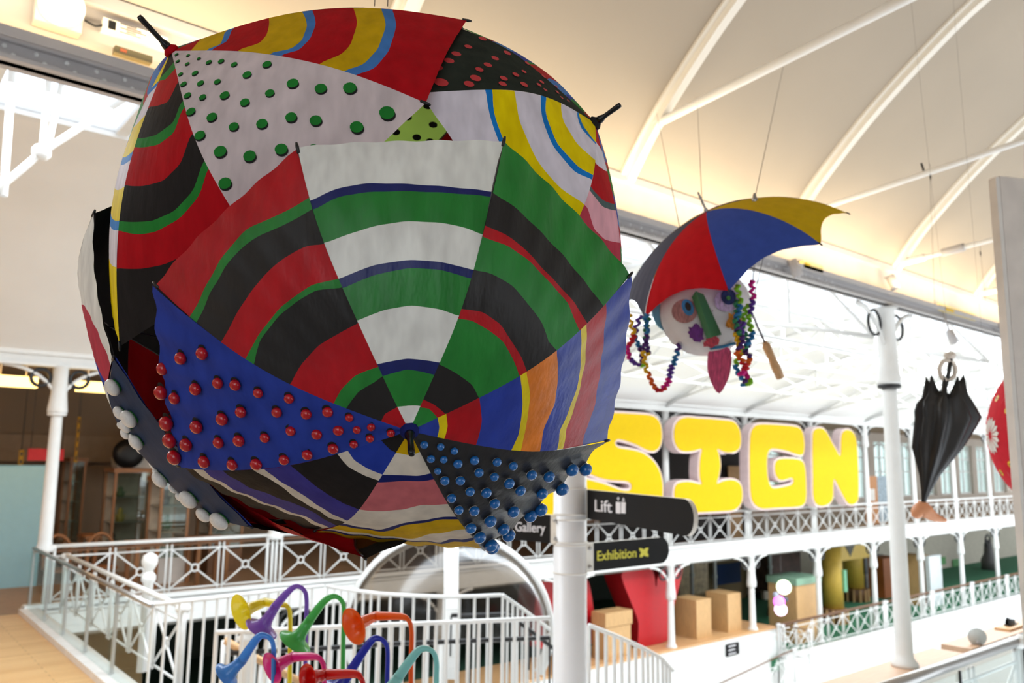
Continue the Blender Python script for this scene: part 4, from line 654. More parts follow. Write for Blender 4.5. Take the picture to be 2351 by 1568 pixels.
def arm(x0, yt, yb, x1, y1t, lab, bolts=True, length=None):
    S = at_d(x0, yt, d0 - .02); zt = S[2]; zb = at_d(x0, yb, d0 - .02)[2]; E = at_z(x1, y1t, zt); e = E - S; e[2] = 0; Lg = np.linalg.norm(e); e /= Lg
    if length: Lg = length
    nrm = np.cross(e, [0, 0, 1.0]); nrm = nrm if nrm @ FWD < 0 else -nrm
    h = zt - zb; r = h / 2; poly = [S, ]; c = S + e * Lg - [0, 0, r]
    pts = [S] + [c + np.array([0, 0, 1.0]) * r * math.cos(a) + e * r * math.sin(a) for a in np.linspace(0, math.pi, 15)] + [S - [0, 0, h]]
    mb = MB(); mb.prism([p + nrm * .018 for p in pts], -nrm * .036, 0, 1); o = _part(mb, 'sign_arm', [blk, edgew], sp); o['label'] = lab
    mb = MB(); mb.box(np.minimum(PP[:2] - .02, PP[:2] - .02).tolist() + [zb - .02], (PP[:2] + .02).tolist() + [zt + .02])
    mb = MB(); mb.prism([S - e * .09 + nrm * .026, S + e * .005 + nrm * .026, S + e * .005 + nrm * .026 - [0, 0, h], S - e * .09 + nrm * .026 - [0, 0, h]], -nrm * .05); _part(mb, 'clamp_plate', [edgew], sp)
    for f in (.18, .82):
        mb = MB(); mb.lathe([(.017, 0), (.017, .02), (.008, .026)], 8, 0, S - e * .05 + nrm * .026 - [0, 0, h * f], nrm); _part(mb, 'bolt', [steel], sp)
    for zz in (zt + .01, zb - .01):
        mb = MB(); mb.lathe([(PR + .001, zz - .006), (PR + .006, zz - .004), (PR + .006, zz + .004), (PR + .001, zz + .006)], 24, 0, PP * [1, 1, 0]); _part(mb, 'clamp_band', [edgew], sp)
    return o, S + nrm * .021, e, nrm
UPZ = np.array([0, 0, 1.0])
def drop_w(p, root): return p
o, S, e, n = arm(1352, 1124, 1190, 1575, 1145, 'black arm reading Lift with a lift icon')
p = lambda x, y: on_plane(x, y, S, n)
if (p(1406, 1177) - p(1366, 1175)) @ e < 0: pass
place_text('Lift', signw, o, p(1366, 1173), p(1405, 1177), UPZ, p(1366, 1147)[2] - p(1366, 1173)[2])
for a, b in ((1415, 1425), (1427, 1437)):
    mb = MB(); mb.prism([p(a, 1152), p(b, 1153), p(b, 1179), p(a, 1178)], n * .004); ic = _part(mb, 'icon', [signw], o)
for x, s in ((1420, 1), (1432, -1)):
    mb = MB(); mb.prism([p(x - 1, 1149), p(x + 1, 1149), p(x + 1, 1143), p(x - 1, 1143)], n * .004); y = 1142 if s > 0 else 1150; mb.prism([p(x - 4, y + 3 * s), p(x, y - s), p(x + 4, y + 3 * s), p(x, y + 1.5 * s)], n * .004); _part(mb, 'arrow', [signw], o)
o, S, e, n = arm(1357, 1246, 1310, 1514, 1233, 'black arm reading Exhibition in yellow with a ticket icon')
p2_ = lambda x, y: on_plane(x, y, S, n)
place_text('Exhibition', signy, o, p2_(1371, 1287), p2_(1461, 1279), UPZ, p2_(1371, 1265)[2] - p2_(1371, 1287)[2])
mb = MB(); mb.prism([p2_(x, y) for x, y in ((1467, 1258), (1474, 1259), (1478, 1262), (1482, 1258), (1488, 1257), (1487, 1264), (1485, 1268), (1488, 1272), (1488, 1278), (1481, 1277), (1478, 1274), (1474, 1279), (1468, 1279), (1469, 1273), (1472, 1269), (1468, 1264))][::-1], n * .004); _part(mb, 'icon', [signy], o)
o, S, e, n = arm(1269, 1182, 1246, 1186, 1177, 'black arm reading Gallery, its end behind the ball', length=.95)
p3_ = lambda x, y: on_plane(x, y, S, n)
place_text('Gallery', signw, o, p3_(1183, 1219), p3_(1252, 1223), UPZ, p3_(1183, 1198)[2] - p3_(1183, 1219)[2])
# ---------------------------------------------------------------- toy horns
HORN = dict(yellow=(255, 236, 40), purple=(150, 100, 212), green=(84, 204, 96), orange=(255, 112, 22), light_blue=(84, 164, 244), magenta=(246, 46, 152), red=(226, 22, 16), navy_blue=(42, 60, 196), aqua=(160, 228, 224))
HST = empty('horn_stand', tuple(at_d(760, 1750, 3.35) * [1, 1, 0] ), 'wooden stand under the toy horns', 'stand')
base = at_d(760, 1750, 3.35); mb = MB(); mb.box((base[0] - .75, base[1] - .5, 0), (base[0] + .85, base[1] + .45, .95)); _part(mb, 'box', [plywood], HST)
mb = MB(); mb.box((base[0] - .8, base[1] - .55, .95), (base[0] + .9, base[1] + .5, 1.0)); _part(mb, 'top', [wood], HST)
def horn(name, mouth, mr, path, dep, facing, side):
    c = HORN[name]; m = mat('plastic_' + name, c, rough=.28, vary=.03, coat=.3, sheer=.3)
    mo = at_d(mouth[0], mouth[1], dep); nk = at_d(path[0][0], path[0][1], dep)
    d = mo - nk; d = d / np.linalg.norm(d); d = d + facing; d /= np.linalg.norm(d); Rm = mr / F * dep; Ln = Rm * 1.5
    neck = mo - d * Ln; dn = float((neck - CAM) @ FWD)
    n_ = len(path); P = [neck] + [at_d(x, y, dep + (dn - dep) * max(0, 1 - i / 3.0)) for i, (x, y) in enumerate(path) if i > (1 if facing @ FWD < 0 else 0)]
    end = P[-1]; end2 = np.array([end[0], end[1], 1.0])
    t = empty('toy_horn', (end[0], end[1], 1.0), 'curly %s plastic toy horn%s' % (name.replace('_', ' '), side), 'toy horn', 'plastic toy horns on the stand')
    S_ = cur(P, 6) + [end2]; nn = len(S_); rad = [max(.0095, .0195 - .011 * i / (nn * .4)) for i in range(nn)]
    mb = MB(); mb.tube(S_, rad, 10); _part(mb, 'tube', [m], t)
    mb = MB(); pr = [(.0195, -.004), (.0215, Ln * .3), (.025, Ln * .58), (.032, Ln * .76), (Rm * .62, Ln * .89), (Rm * .9, Ln * .965), (Rm, Ln), (Rm * .98, Ln * 1.015), (Rm * .86, Ln * .975), (Rm * .55, Ln * .89), (.028, Ln * .76), (.02, Ln * .5), (.012, Ln * .4)]
    mb.lathe(pr, 28, 0, neck, d); _part(mb, 'bell', [m], t)
left = -FWD * 1.15; down = -FWD * .02
horn('yellow', (553, 1405), 42, [(575, 1401), (615, 1391), (645, 1387), (660, 1393), (666, 1412), (666, 1480), (664, 1640)], 3.5, left, ' with its bell facing left, top left of the group')
horn('purple', (600, 1444), 40, [(613, 1423), (640, 1390), (660, 1360), (680, 1346), (698, 1355), (704, 1380), (702, 1450), (700, 1640)], 3.45, down, ', tallest loop of the group')
horn('green', (677, 1474), 41, [(694, 1449), (725, 1405), (745, 1380), (768, 1369), (785, 1380), (790, 1405), (788, 1480), (786, 1640)], 3.35, down, ', bell drooping beside the purple one')
horn('orange', (812, 1438), 43, [(836, 1434), (880, 1424), (918, 1415), (938, 1424), (945, 1452), (944, 1510), (943, 1640)], 3.25, left, ' with a wide bell facing left')
horn('light_blue', (520, 1550), 33, [(540, 1531), (570, 1492), (590, 1466), (607, 1459), (622, 1468), (628, 1490), (628, 1560), (628, 1640)], 3.1, down, ', lowest at the left')
horn('magenta', (625, 1534), 37, [(645, 1529), (680, 1515), (715, 1507), (735, 1513), (744, 1535), (744, 1580), (744, 1640)], 3.08, left, ' below the green one')
horn('red', (706, 1558), 33, [(727, 1562), (775, 1552), (812, 1547), (828, 1556), (834, 1575), (834, 1610), (834, 1650)], 2.85, left, ' cut by the lower edge')
horn('navy_blue', (775, 1585), 36, [(800, 1548), (830, 1502), (850, 1474), (870, 1466), (886, 1478), (890, 1500), (889, 1560), (888, 1650)], 3.16, down, ' with a tall arch in the lower middle')
horn('aqua', (885, 1600), 36, [(908, 1565), (940, 1520), (955, 1499), (976, 1489), (994, 1497), (1002, 1520), (1002, 1560), (1002, 1650)], 2.95, down, ' rightmost of the group')
# ---------------------------------------------------------------- stairwell: bar fences, black handrails, arch
def fence(top, barlen, sp, lab, r=.017, group='white bar fences of the stairwell', lean=(0, 0, 0)):
    top = [np.array(p, float) for p in top]; t = empty('bar_fence', top[0] - [0, 0, barlen], lab, 'fence', group)
    mb = MB(); mb.tube(top, .024, 8); _part(mb, 'top_rail', [white], t)
    mb = MB(); mb.tube([p - [0, 0, barlen] for p in top], .024, 8); _part(mb, 'bottom_rail', [white], t)
    for a, b in zip(top[:-1], top[1:]):
        n = max(1, int(np.linalg.norm(b - a) / sp))
        for k in range(n):
            q = a + (b - a) * k / n; rod('bar', t, q - [0, 0, barlen], q, r)
    return t
f1 = [at_z(x, y, 1.1) for x, y in ((352, 1388), (500, 1372), (640, 1355), (742, 1345))]
fence(f1, 1.6, .13, 'white bar fence running back from the glazed corner on the left')
f1b = [at_z(x, y, 1.1) for x, y in ((752, 1346), (800, 1354), (870, 1363), (950, 1368), (1020, 1370), (1090, 1369), (1150, 1366))]
fence(f1b, 1.6, .13, 'curved white bar fence in front of the stairwell arch')
f1c = [at_z(1154, 1366, 1.1), at_z(1200, 1398, .85), at_z(1262, 1445, .5)]; fence(f1c, 1.3, .13, 'white bar fence stepping down to the signpost')
f2 = [at_z(x, y, 1.1) for x, y in ((497, 1452), (700, 1443), (900, 1434), (1100, 1426), (1262, 1419))]
fence(f2, 2.0, .115, 'long white bar fence with a black handrail in front of the stairwell', .019)
f3 = [at_z(1352, 1436, 1.0), at_z(1410, 1458, .85), at_z(1475, 1487, .65), at_z(1520, 1512, .45), at_z(1545, 1540, .25)]
fence(f3, 2.2, .12, 'white bar fence curving down right of the signpost', .021)
for pts, lab in (([at_z(x, y, .8) for x, y in ((520, 1500), (700, 1491), (900, 1478), (1080, 1471), (1262, 1464))], 'black handrail running behind the long bar fence'), ([at_z(1036, 1413, .8), at_z(1165, 1410, .8), at_z(1215, 1446, .6), at_z(1270, 1488, .35)], 'black handrail turning down the stair inside the arch')):
    t = empty('stair_handrail', pts[0], lab, 'handrail'); mb = MB(); mb.tube(pts, .026, 8); _part(mb, 'rail', [blackmetal], t)
    for q in pts: mb = MB(); mb.tube([np.array(q), np.array(q) - [0, 0, .5]], .012, 6); _part(mb, 'stanchion', [blackmetal], t)
DC = at_d(1030, 1445, 12.0); e1 = _r0; e2 = np.array([0, 0, 1.0]); ef = -np.array([FWD[0], FWD[1], 0]); ef /= np.linalg.norm(ef)
A1, A2, A3 = 1.5, 1.38, 1.0
t = empty('stairwell_arch', DC - [0, 0, 1.2], 'white arched glass hood over the stairwell', 'glass hood')
mb = MB(); mb.tube([DC + e1 * A1 * math.cos(a) + e2 * A2 * math.sin(a) for a in np.linspace(-.45, math.pi + .45, 41)], .075, 8); _part(mb, 'arch', [white], t)
mb = MB(); rp = [DC + e1 * .1 * math.sin(a) + e2 * A2 * math.cos(a * .98) + ef * A3 * math.sin(a) for a in np.linspace(0, math.pi * .62, 18)]
for a, b in zip(rp[:-1], rp[1:]): mb.bar(a, b, .20, .05, 0, up=tuple(ef))
_part(mb, 'rib', [white], t)
for sgn in (-1, 1):
    G = []
    for a in np.linspace(0, math.pi / 2, 13):
        row = []
        for b in np.linspace(.04, math.pi / 2, 13):
            row.append(DC + ef * A3 * math.cos(a) * math.sin(b) + e1 * sgn * A1 * math.sin(a) * math.sin(b) + e2 * A2 * math.cos(b))
        G.append(row)
    mb = MB(); mb.grid(np.array(G)); _part(mb, 'glass_shell', [glass_mat('mirror_glass', (158, 146, 134), .05, .15, .07)], t)
# lower handrail of pale wood with a ball finial near the horns
t = empty('stair_newel', at_z(575, 1500, .6) * [1, 1, 0], 'white stair newel with a round finial behind the horns', 'newel'); q = at_z(571, 1462, .95)
mb = MB(); mb.lathe([(.09, -.6), (.09, .9), (.13, .94), (.05, 1.0)], 12, 0, q * [1, 1, 0]); _part(mb, 'post', [white], t)
mb = MB(); mb.lathe([(.05, 1.0), (.11, 1.06), (.125, 1.13), (.1, 1.2), (.03, 1.24)], 14, 0, q * [1, 1, 0]); _part(mb, 'finial', [white], t)
wr = [at_z(515, 1470, .85), at_z(600, 1518, .6), at_z(690, 1566, .35)]
t = empty('stair_banister', wr[0], 'pale timber banister sloping behind the toy horns', 'banister'); mb = MB(); mb.tube(wr, .04, 8); _part(mb, 'rail', [wood], t)
for q in wr: mb = MB(); mb.tube([q, q - [0, 0, .9]], .03, 6); _part(mb, 'baluster', [white], t)
# ---------------------------------------------------------------- other hanging umbrellas
def c2w(p): p = np.asarray(p, float); return CAM + p[..., 0:1] * RIGHT + p[..., 1:2] * UPV + p[..., 2:3] * FWD
def dome_ribs(H, axis, az, r, ph, n=8, m=9):
    A = np.array(axis, float); A /= np.linalg.norm(A); e1 = np.cross([0, 1, 0.], A); e1 /= np.linalg.norm(e1); e2 = np.cross(A, e1); T = np.linspace(0, 1, m)[:, None]; out = []
    for k in range(n):
        th = az + 2 * math.pi * k / n; d = math.cos(th) * e1 + math.sin(th) * e2; out.append(np.array(H) + r * (np.sin(ph * T) * d + (np.cos(ph * T) - 1) * A))
    return np.array(out), A
wirem = mat('wire_grey', (90, 88, 86), rough=.5)
Rb, A = dome_ribs((1.021, .682, 4.229), (-.442, .883, -.157), 2.242, .797, .901)
axw = A[0] * RIGHT + A[1] * UPV + A[2] * FWD; Wr = c2w(Rb); hubw = Wr[0][0]
TRI = empty('three_colour_umbrella', hubw, 'open red, blue and yellow umbrella tilted above the papier-mache face', 'umbrella')
can = Canopy(Wr - hubw, axw, .5)
fr = umbrella_frame(can, 'frame', TRI, .78)
tc = ['yellow', 'blue', 'red', 'charcoal', 'yellow', 'blue', 'red', 'charcoal']
PAINT['triyellow'] = (214, 176, 22); PAINT['triblue'] = (62, 86, 172); PAINT['trired'] = (198, 16, 28); PAINT['trigrey'] = (72, 74, 92)
for k, c in enumerate(['triyellow', 'triblue', 'trired', 'trigrey', 'triyellow', 'triblue', 'trired', 'trigrey']): canopy_panel(can, k, c, [], .11, .004, 'canopy_panel', TRI)
rib_tips(can, TRI)
mb = MB(); mb.lathe([(.014, -.01), (.012, .01), (.006, .02), (.006, .10), (.004, .112)], 10, 0, (0, 0, 0), axw); mb.build('ferrule', [steel], TRI)
mb = MB(); mb.lathe([(.004, -1.0), (.022, -.995), (.024, -.93), (.02, -.86), (.023, -.80), (.012, -.775)], 12, 0, (0, 0, 0), axw); mb.build('handle', [wood], TRI)
for (x, y), (x2, y2) in (((1733, 455), (1810, 98)), ((1612, 470), (1600, 215)), ((1560, 520), (1508, 260))):
    a = at_d(x, y, 4.15); b = at_v(x2, y2, 4.6 if x2 > 1700 else 5.0); mb = MB(); mb.tube([a, b], .002, 5); _part(mb, 'suspension_wire', [wirem], TRI)
mb = MB(); mb.lathe([(.012, 0), (.014, .03), (.006, .06)], 8, 0, at_d(1733, 470, 4.1)); _part(mb, 'wire_clip', [steel], TRI)
# face hanging under it
FD = 4.05; fc = at_d(1622, 715, FD); fup = UPV * .95 - RIGHT * .30; frt = RIGHT * .95 + UPV * .30; ff = -FWD
FACE = empty('painted_face', fc, 'painted paper face with a green nose, pink tongue and rainbow streamers', 'mask')
FW, FH, FDp = .235, .225, .12
def fab(px, py):
    q = at_d(px, py, FD) - fc; return (q @ frt) / FW, (q @ fup) / FH
def fpos(a, b, lift=0.0):
    h = math.sqrt(max(0, 1 - min(1, a * a + b * b))); return fc + frt * FW * a + fup * FH * b + ff * (FDp * h + lift)
mb = MB(); G = np.array([[fpos(r * math.cos(t), r * math.sin(t)) for r in np.linspace(0.02, 1, 9)] for t in np.linspace(0, 2 * math.pi, 29)]); mb.grid(G)
G2 = np.array([[fc + frt * FW * r * math.cos(t) + fup * FH * r * math.sin(t) - ff * .02 for r in np.linspace(0.02, 1, 3)] for t in np.linspace(0, 2 * math.pi, 29)]); mb.grid(G2)
_part(mb, 'face', [mat('paper_white', (232, 228, 228), rough=.7, vary=.06, scale=14)], FACE)
def patch(name, px, py, rx, ry, c, lift, root, tilt=0.0, jag=0.0):
    a0, b0 = fab(px, py); V = []; rr = random.Random(px); k = 22
    for i in range(k):
        t = 2 * math.pi * i / k; j = 1 - jag * rr.random(); x = rx * j * math.cos(t); y = ry * j * math.sin(t); x, y = x * math.cos(tilt) - y * math.sin(tilt), x * math.sin(tilt) + y * math.cos(tilt)
        V.append(fpos(a0 + x / F * FD / FW, b0 + y / F * FD / FH, lift))
    V.append(fpos(a0, b0, lift)); mb = MB(); mb.add(V, [(i, (i + 1) % k, k) for i in range(k)])
    return _part(mb, name, [mat('crayon_%d_%d_%d' % c, c, rough=.7, vary=.35, scale=40, stretch=(1, 4, 1))], root)
e = patch('eye', 1561, 716, 27, 27, (176, 122, 120), .012, FACE); patch('iris', 1567, 708, 12, 19, (58, 132, 190), .016, e); patch('pupil', 1567, 706, 6, 10, (40, 24, 20), .02, e)
e = patch('eye', 1656, 692, 31, 25, (206, 180, 214), .012, FACE); patch('iris', 1658, 684, 18, 18, (38, 52, 104), .016, e); patch('pupil', 1657, 687, 5, 5, (90, 160, 70), .02, e)
patch('cheek', 1587, 766, 18, 26, (106, 44, 130), .012, FACE, .3, .35); patch('cheek', 1672, 738, 24, 24, (214, 136, 36), .012, FACE, .2, .4); patch('cheek', 1622, 786, 22, 16, (196, 66, 84), .01, FACE, -.4, .45)
nz = [(1588, 682), (1616, 676), (1657, 768), (1622, 778)]; mb = MB(); V = [at_d(x, y, FD - .155) for x, y in nz]; ridge = [at_d(1597, 668, FD - .20), at_d(1634, 774, FD - .25)]
mb.add(V + ridge, [(0, 3, 5, 4), (4, 5, 2, 1), (3, 2, 5), (0, 4, 1), (0, 1, 2, 3)]); _part(mb, 'nose', [mat('nose_green', (40, 104, 62), rough=.6)], FACE)
tg = [(1630, 802), (1650, 798), (1676, 800), (1679, 835), (1672, 870), (1652, 903), (1635, 880), (1625, 845)]; P = smooth_poly([at_d(x, y, FD - .05) for x, y in tg], 3); mb = MB(); mb.prism(P, FWD * .012); _part(mb, 'tongue', [mat('tongue_pink', (208, 78, 118), rough=.7, vary=.3, scale=50, stretch=(3, 1, .5))], FACE)
ln = [(1630, 800), (1660, 796), (1688, 788)]; mb = MB(); mb.tube([at_d(x, y, FD - .07) for x, y in ln], .008, 6); _part(mb, 'lip', [mat('lip_blue', (52, 130, 176), rough=.6)], FACE)
er = [(1498, 712), (1525, 698), (1540, 745), (1556, 775), (1530, 762), (1508, 745)]; P = smooth_poly([at_d(x, y, FD + .02) for x, y in er], 3); mb = MB(); mb.prism(P, FWD * .02); _part(mb, 'ear', [mat('ear_blue', (120, 184, 208), rough=.6)], FACE)
er = [(1700, 655), (1712, 670), (1708, 700), (1692, 715), (1694, 680)]; P = smooth_poly([at_d(x, y, FD + .02) for x, y in er], 3); mb = MB(); mb.prism(P, FWD * .02); _part(mb, 'ear', [mat('ear_orange', (226, 130, 30), rough=.6)], FACE)
RAIN = [(52, 138, 92), (84, 44, 120), (236, 186, 20), (232, 100, 24), (214, 26, 40), (224, 22, 140), (98, 56, 160), (140, 206, 40), (40, 120, 176)]
YM = [mat('yarn_%d' % i, c, rough=.8, vary=.1) for i, c in enumerate(RAIN)]
def streamer(pts, dep, seed):
    P = [at_d(x, y, dep) for x, y in pts]; S_ = cur(P, 12); rr = random.Random(seed); mb = MB(); n = len(S_); Q = []
    for i, p in enumerate(S_): Q.append(p + RIGHT * (.011 * math.sin(i * 1.55) + rr.uniform(-.002, .002)) + FWD * .012 * math.cos(i * 1.55))
    c = rr.randrange(9)
    for i in range(0, n - 1, 11):
        seg = Q[i:i + 12]
        if len(seg) > 1: mb.tube(seg, [.0085 + .002 * math.sin(q * 2.1) for q in range(len(seg))], 6, c)
        c = (c + rr.choice((1, 1, 2))) % 9
    _part(mb, 'streamer', YM, FACE)
for i, (pts, dp) in enumerate((([(1442, 722), (1455, 770), (1440, 800), (1452, 830), (1478, 840)], 4.0), ([(1482, 722), (1486, 770), (1478, 815), (1492, 868), (1512, 897), (1532, 880), (1540, 850), (1552, 820), (1562, 782)], 4.02), ([(1470, 726), (1458, 770), (1472, 805), (1476, 838)], 4.06), ([(1488, 730), (1482, 780), (1490, 815)], 4.05),
        ([(1692, 655), (1700, 700), (1688, 740), (1704, 780), (1694, 812), (1712, 842), (1700, 860)], 3.85), ([(1724, 645), (1729, 690), (1720, 730), (1726, 770), (1710, 800)], 3.9), ([(1702, 800), (1722, 822), (1708, 850), (1722, 876), (1708, 884)], 3.9), ([(1706, 740), (1698, 800), (1690, 845), (1712, 878)], 3.88), ([(1716, 700), (1704, 745), (1718, 790), (1700, 815)], 3.92), ([(1690, 690), (1696, 735), (1690, 770), (1702, 800)], 3.86))): streamer(pts, dp, i)
# black folded umbrella with a foot
BD = 6.0; kx = BD / F
BLK = empty('folded_umbrella', at_d(2118, 1160, BD), 'folded black umbrella hanging upside down with a bare foot for a tip', 'umbrella')
hs = [0, .1, .26, .5, .74, .85, .95]; lf = [3, 8, 21, 50, 54, 62, 45]; rt = [5, 12, 28, 70, 96, 74, 50]
N = 64; mb = MB(); rows = []
for h in np.linspace(0, .93, 16):
    c = np.array([2118 + 52 * h, 1160 - 270 * h]); l = np.interp(h, hs, lf); r = np.interp(h, hs, rt); row = []
    for i in range(N + 1):
        t = 2 * math.pi * i / N; pl = 1 - (.30 * min(1, h * 2.2)) * (.5 - .5 * math.cos(8 * t + 2.2 * h)); x = math.cos(t); w = (r if x > 0 else l) * pl; dep = .55 * (l + r) / 2 * pl
        row.append(at_d(c[0] + w * x, c[1] + 6 * math.sin(3 * t) * h, BD) + FWD * dep * kx * math.sin(t))
    rows.append(row)
last = np.array(rows[-1]); cen = last.mean(0); top = []
for i, p in enumerate(last):
    t = 2 * math.pi * i / N; s = max(0, math.cos(8 * t + 2.2 * .93)) ** 3; top.append(p + (cen - p) * .18 + UPV * (.02 + .16 * s))
rows.append(top); rows.append([p + (cen - p) * .75 - UPV * .05 for p in top])
mb.grid(np.array(rows)); _part(mb, 'canopy', [mat('black_nylon', (24, 24, 26), rough=.38, vary=.1, sheer=.03)], BLK)
ft = [(2099, 1188, 6), (2104, 1180, 13), (2112, 1170, 17), (2124, 1172, 17), (2140, 1184, 12), (2157, 1191, 8), (2172, 1195, 4)]
mb = MB(); mb.tube(cur([at_d(x, y, BD) for x, y, r in ft], 3), np.interp(np.linspace(0, 6, 19), range(7), [r * kx for x, y, r in ft]), 14); mb.tube([at_d(2119, 1152, BD), at_d(2117, 1168, BD)], [.035, .05], 12); _part(mb, 'foot', [mat('foot_plastic', (226, 158, 116), rough=.45)], BLK)
mb = MB(); mb.tube([at_d(x, y, BD) for x, y in ((2165, 960), (2170, 890), (2178, 855), (2183, 822))], .016, 8); _part(mb, 'shaft', [blackmetal], BLK)
mb = MB(); hc = at_d(2175, 850, BD); mb.tube(arc(hc, .07, 0, 2 * math.pi, 21, RIGHT * .85, UPV * 1.05)[:-1], .016, 8, 0, True); _part(mb, 'handle', [mat('handle_cream', (226, 218, 208), rough=.5)], BLK)
mb = MB(); mb.lathe([(.03, 0), (.045, .03), (.03, .05)], 10, 0, at_d(2181, 824, BD)); _part(mb, 'crown', [mat('handle_cream', (226, 218, 208))], BLK)
mb = MB(); mb.tube([at_d(2183, 822, BD), np.array([6.05, 2.5, 6.36])], .0007, 5); _part(mb, 'suspension_wire', [wirem], BLK)
# red umbrella with painted eyes, seen edge on
RD = 6.4; H = np.array([(2274 - CX) / F * RD, (CY - 1000) / F * RD, RD]); Rb, A = dome_ribs(H, (-.96, -.04, .22), .35, .72, .86)
axw = A[0] * RIGHT + A[1] * UPV + A[2] * FWD; Wr = c2w(Rb); hubw = Wr[0][0]; REDU = empty('red_umbrella', hubw, 'red umbrella painted with yellow eyes and a white flower, at the right edge', 'umbrella')
can = Canopy(Wr - hubw, axw, .6); PAINT['paperred'] = (206, 42, 56)
umbrella_frame(can, 'frame', REDU, .6)
for k in range(8):
    canopy_panel(can, k, 'paperred', [], .05, .004, 'canopy_panel', REDU)
    for s_, t_, r_ in ((.5, .50, 300),): discs(can, k, [(s_, t_, r_)], 0, [mat('eye_yellow', (240, 196, 30), rough=.5), mat('eye_line', (40, 24, 16))], 'painted_eye', REDU, .004, axw + UPV, 1.0); discs(can, k, [(s_, t_, 110)], 0, [mat('eye_line', (40, 24, 16))], 'painted_pupil', REDU, .007, UPV)
    for s_ in (.14, .38, .62, .86):
        mbp = MB(); a = can.at(k, np.array([s_ - .03, s_ + .03, s_]), np.array([.86, .86, .68])); nn = can.normal(k, s_, .78); mbp.add([q + nn * .006 for q in a], [(0, 1, 2)]); mbp.build('painted_petal', [paint('white')], REDU)
    for s_ in (.25, .75):
        mbp = MB(); a = can.at(k, np.array([s_, s_ + .22, s_, s_ - .22]), np.array([.05, .2, .25, .2])); nn = can.normal(k, s_, .15); mbp.add([q + nn * .005 for q in a], [(0, 1, 2, 3)]); mbp.build('painted_petal', [paint('white')], REDU)
rib_tips(can, REDU); mb = MB(); mb.tube([hubw + [0, 0, .1], np.array([6.05, 2.2, 6.38])], .0007, 5); _part(mb, 'suspension_wire', [wirem], REDU)
# ---------------------------------------------------------------- white board at the right edge
bd = 5.3; c0 = at_d(2311, 600, bd); ztop = at_d(2311, 393, bd)[2]; t = empty('white_board', (c0[0], c0[1], 0), 'tall white display board cut by the right edge', 'board')
ex = _r0 * .97 + np.array([FWD[0], FWD[1], 0]) * .25; ex /= np.linalg.norm(ex); ey = np.array([-ex[1], ex[0], 0])
q = np.array([c0[0], c0[1], 0]); mb = MB(); mb.prism([q, q + ex * .55, q + ex * .55 + ey * .06, q + ey * .06], (0, 0, ztop)); _part(mb, 'panel', [mat('board_white', (226, 216, 208), rough=.6)], t)
mb = MB(); mb.prism([q - ex * .035, q - ex * .004, q - ex * .004 + ey * .06, q - ex * .035 + ey * .06], (0, 0, ztop - .01)); _part(mb, 'edge_strip', [mat('board_edge', (232, 226, 220), rough=.6)], t)
# ---------------------------------------------------------------- gear in the lighting tray and spotlights
def gear_box(name, x0, y0, x1, y1, v, dz, m, lab, cat, dv=.06):
    a = at_v(x0, y0, v); b = at_v(x1, y1, v); t = empty(name, ((a[0] + b[0]) / 2, v, a[2]), lab, cat); mb = MB(); zc = (a[2] + b[2]) / 2
    mb.box((a[0], v, zc - dz / 2), (b[0], v + dv, zc + dz / 2)); _part(mb, 'housing', [m], t); return t, a, b, zc
t, a, b, zc = gear_box('lamp_driver', 236, 58, 385, 96, 5.38, .085, mat('driver_white', (238, 232, 224), rough=.5), 'white lamp driver box with a printed label above the beam', 'driver box')
mb = MB(); mb.box((a[0] + .03, 5.372, zc - .025), (a[0] + .075, 5.381, zc + .03)); _part(mb, 'label_block', [blackmetal], t)
for i in range(5): mb = MB(); mb.box((a[0] + .10 + .04 * (i % 2), 5.374, zc + .03 - .014 * i), (a[0] + .2 + .03 * (i % 3), 5.381, zc + .036 - .014 * i)); _part(mb, 'label_line', [mat('print_grey', (120, 112, 108))], t)
mb = MB(); mb.tube(cur([(a[0] + .01, 5.40, zc), (a[0] - .04, 5.39, zc - .03), (a[0] - .1, 5.40, zc - .01)], 5), .008, 6); _part(mb, 'cable', [blackmetal], t)
t, a, b, zc = gear_box('black_driver', 264, 112, 350, 136, 5.385, .045, mat('gear_olive', (96, 88, 66), rough=.6), 'small dark control box just left of the upper umbrella ferrule', 'control box')
mb = MB(); mb.box((a[0] + .03, 5.38, zc - .01), (a[0] + .07, 5.386, zc + .01)); _part(mb, 'label', [mat('gear_red', (170, 90, 60))], t)
cs = at_v(140, 12, 5.36); t = empty('speaker', cs, 'pale round speaker mounted on the beam at the top left', 'speaker'); mb = MB(); mb.lathe([(.13, 0), (.13, .05), (.11, .08), (.05, .085), (.002, .08)], 28, 0, cs, (0, -1, -.5)); _part(mb, 'body', [mat('speaker_grey', (226, 222, 216), rough=.5)], t)
mb = MB(); mb.box((cs[0] - .13, 5.38, cs[2] - .13), (cs[0] + .13, 5.48, cs[2] + .14)); _part(mb, 'bracket', [greypaint], t)
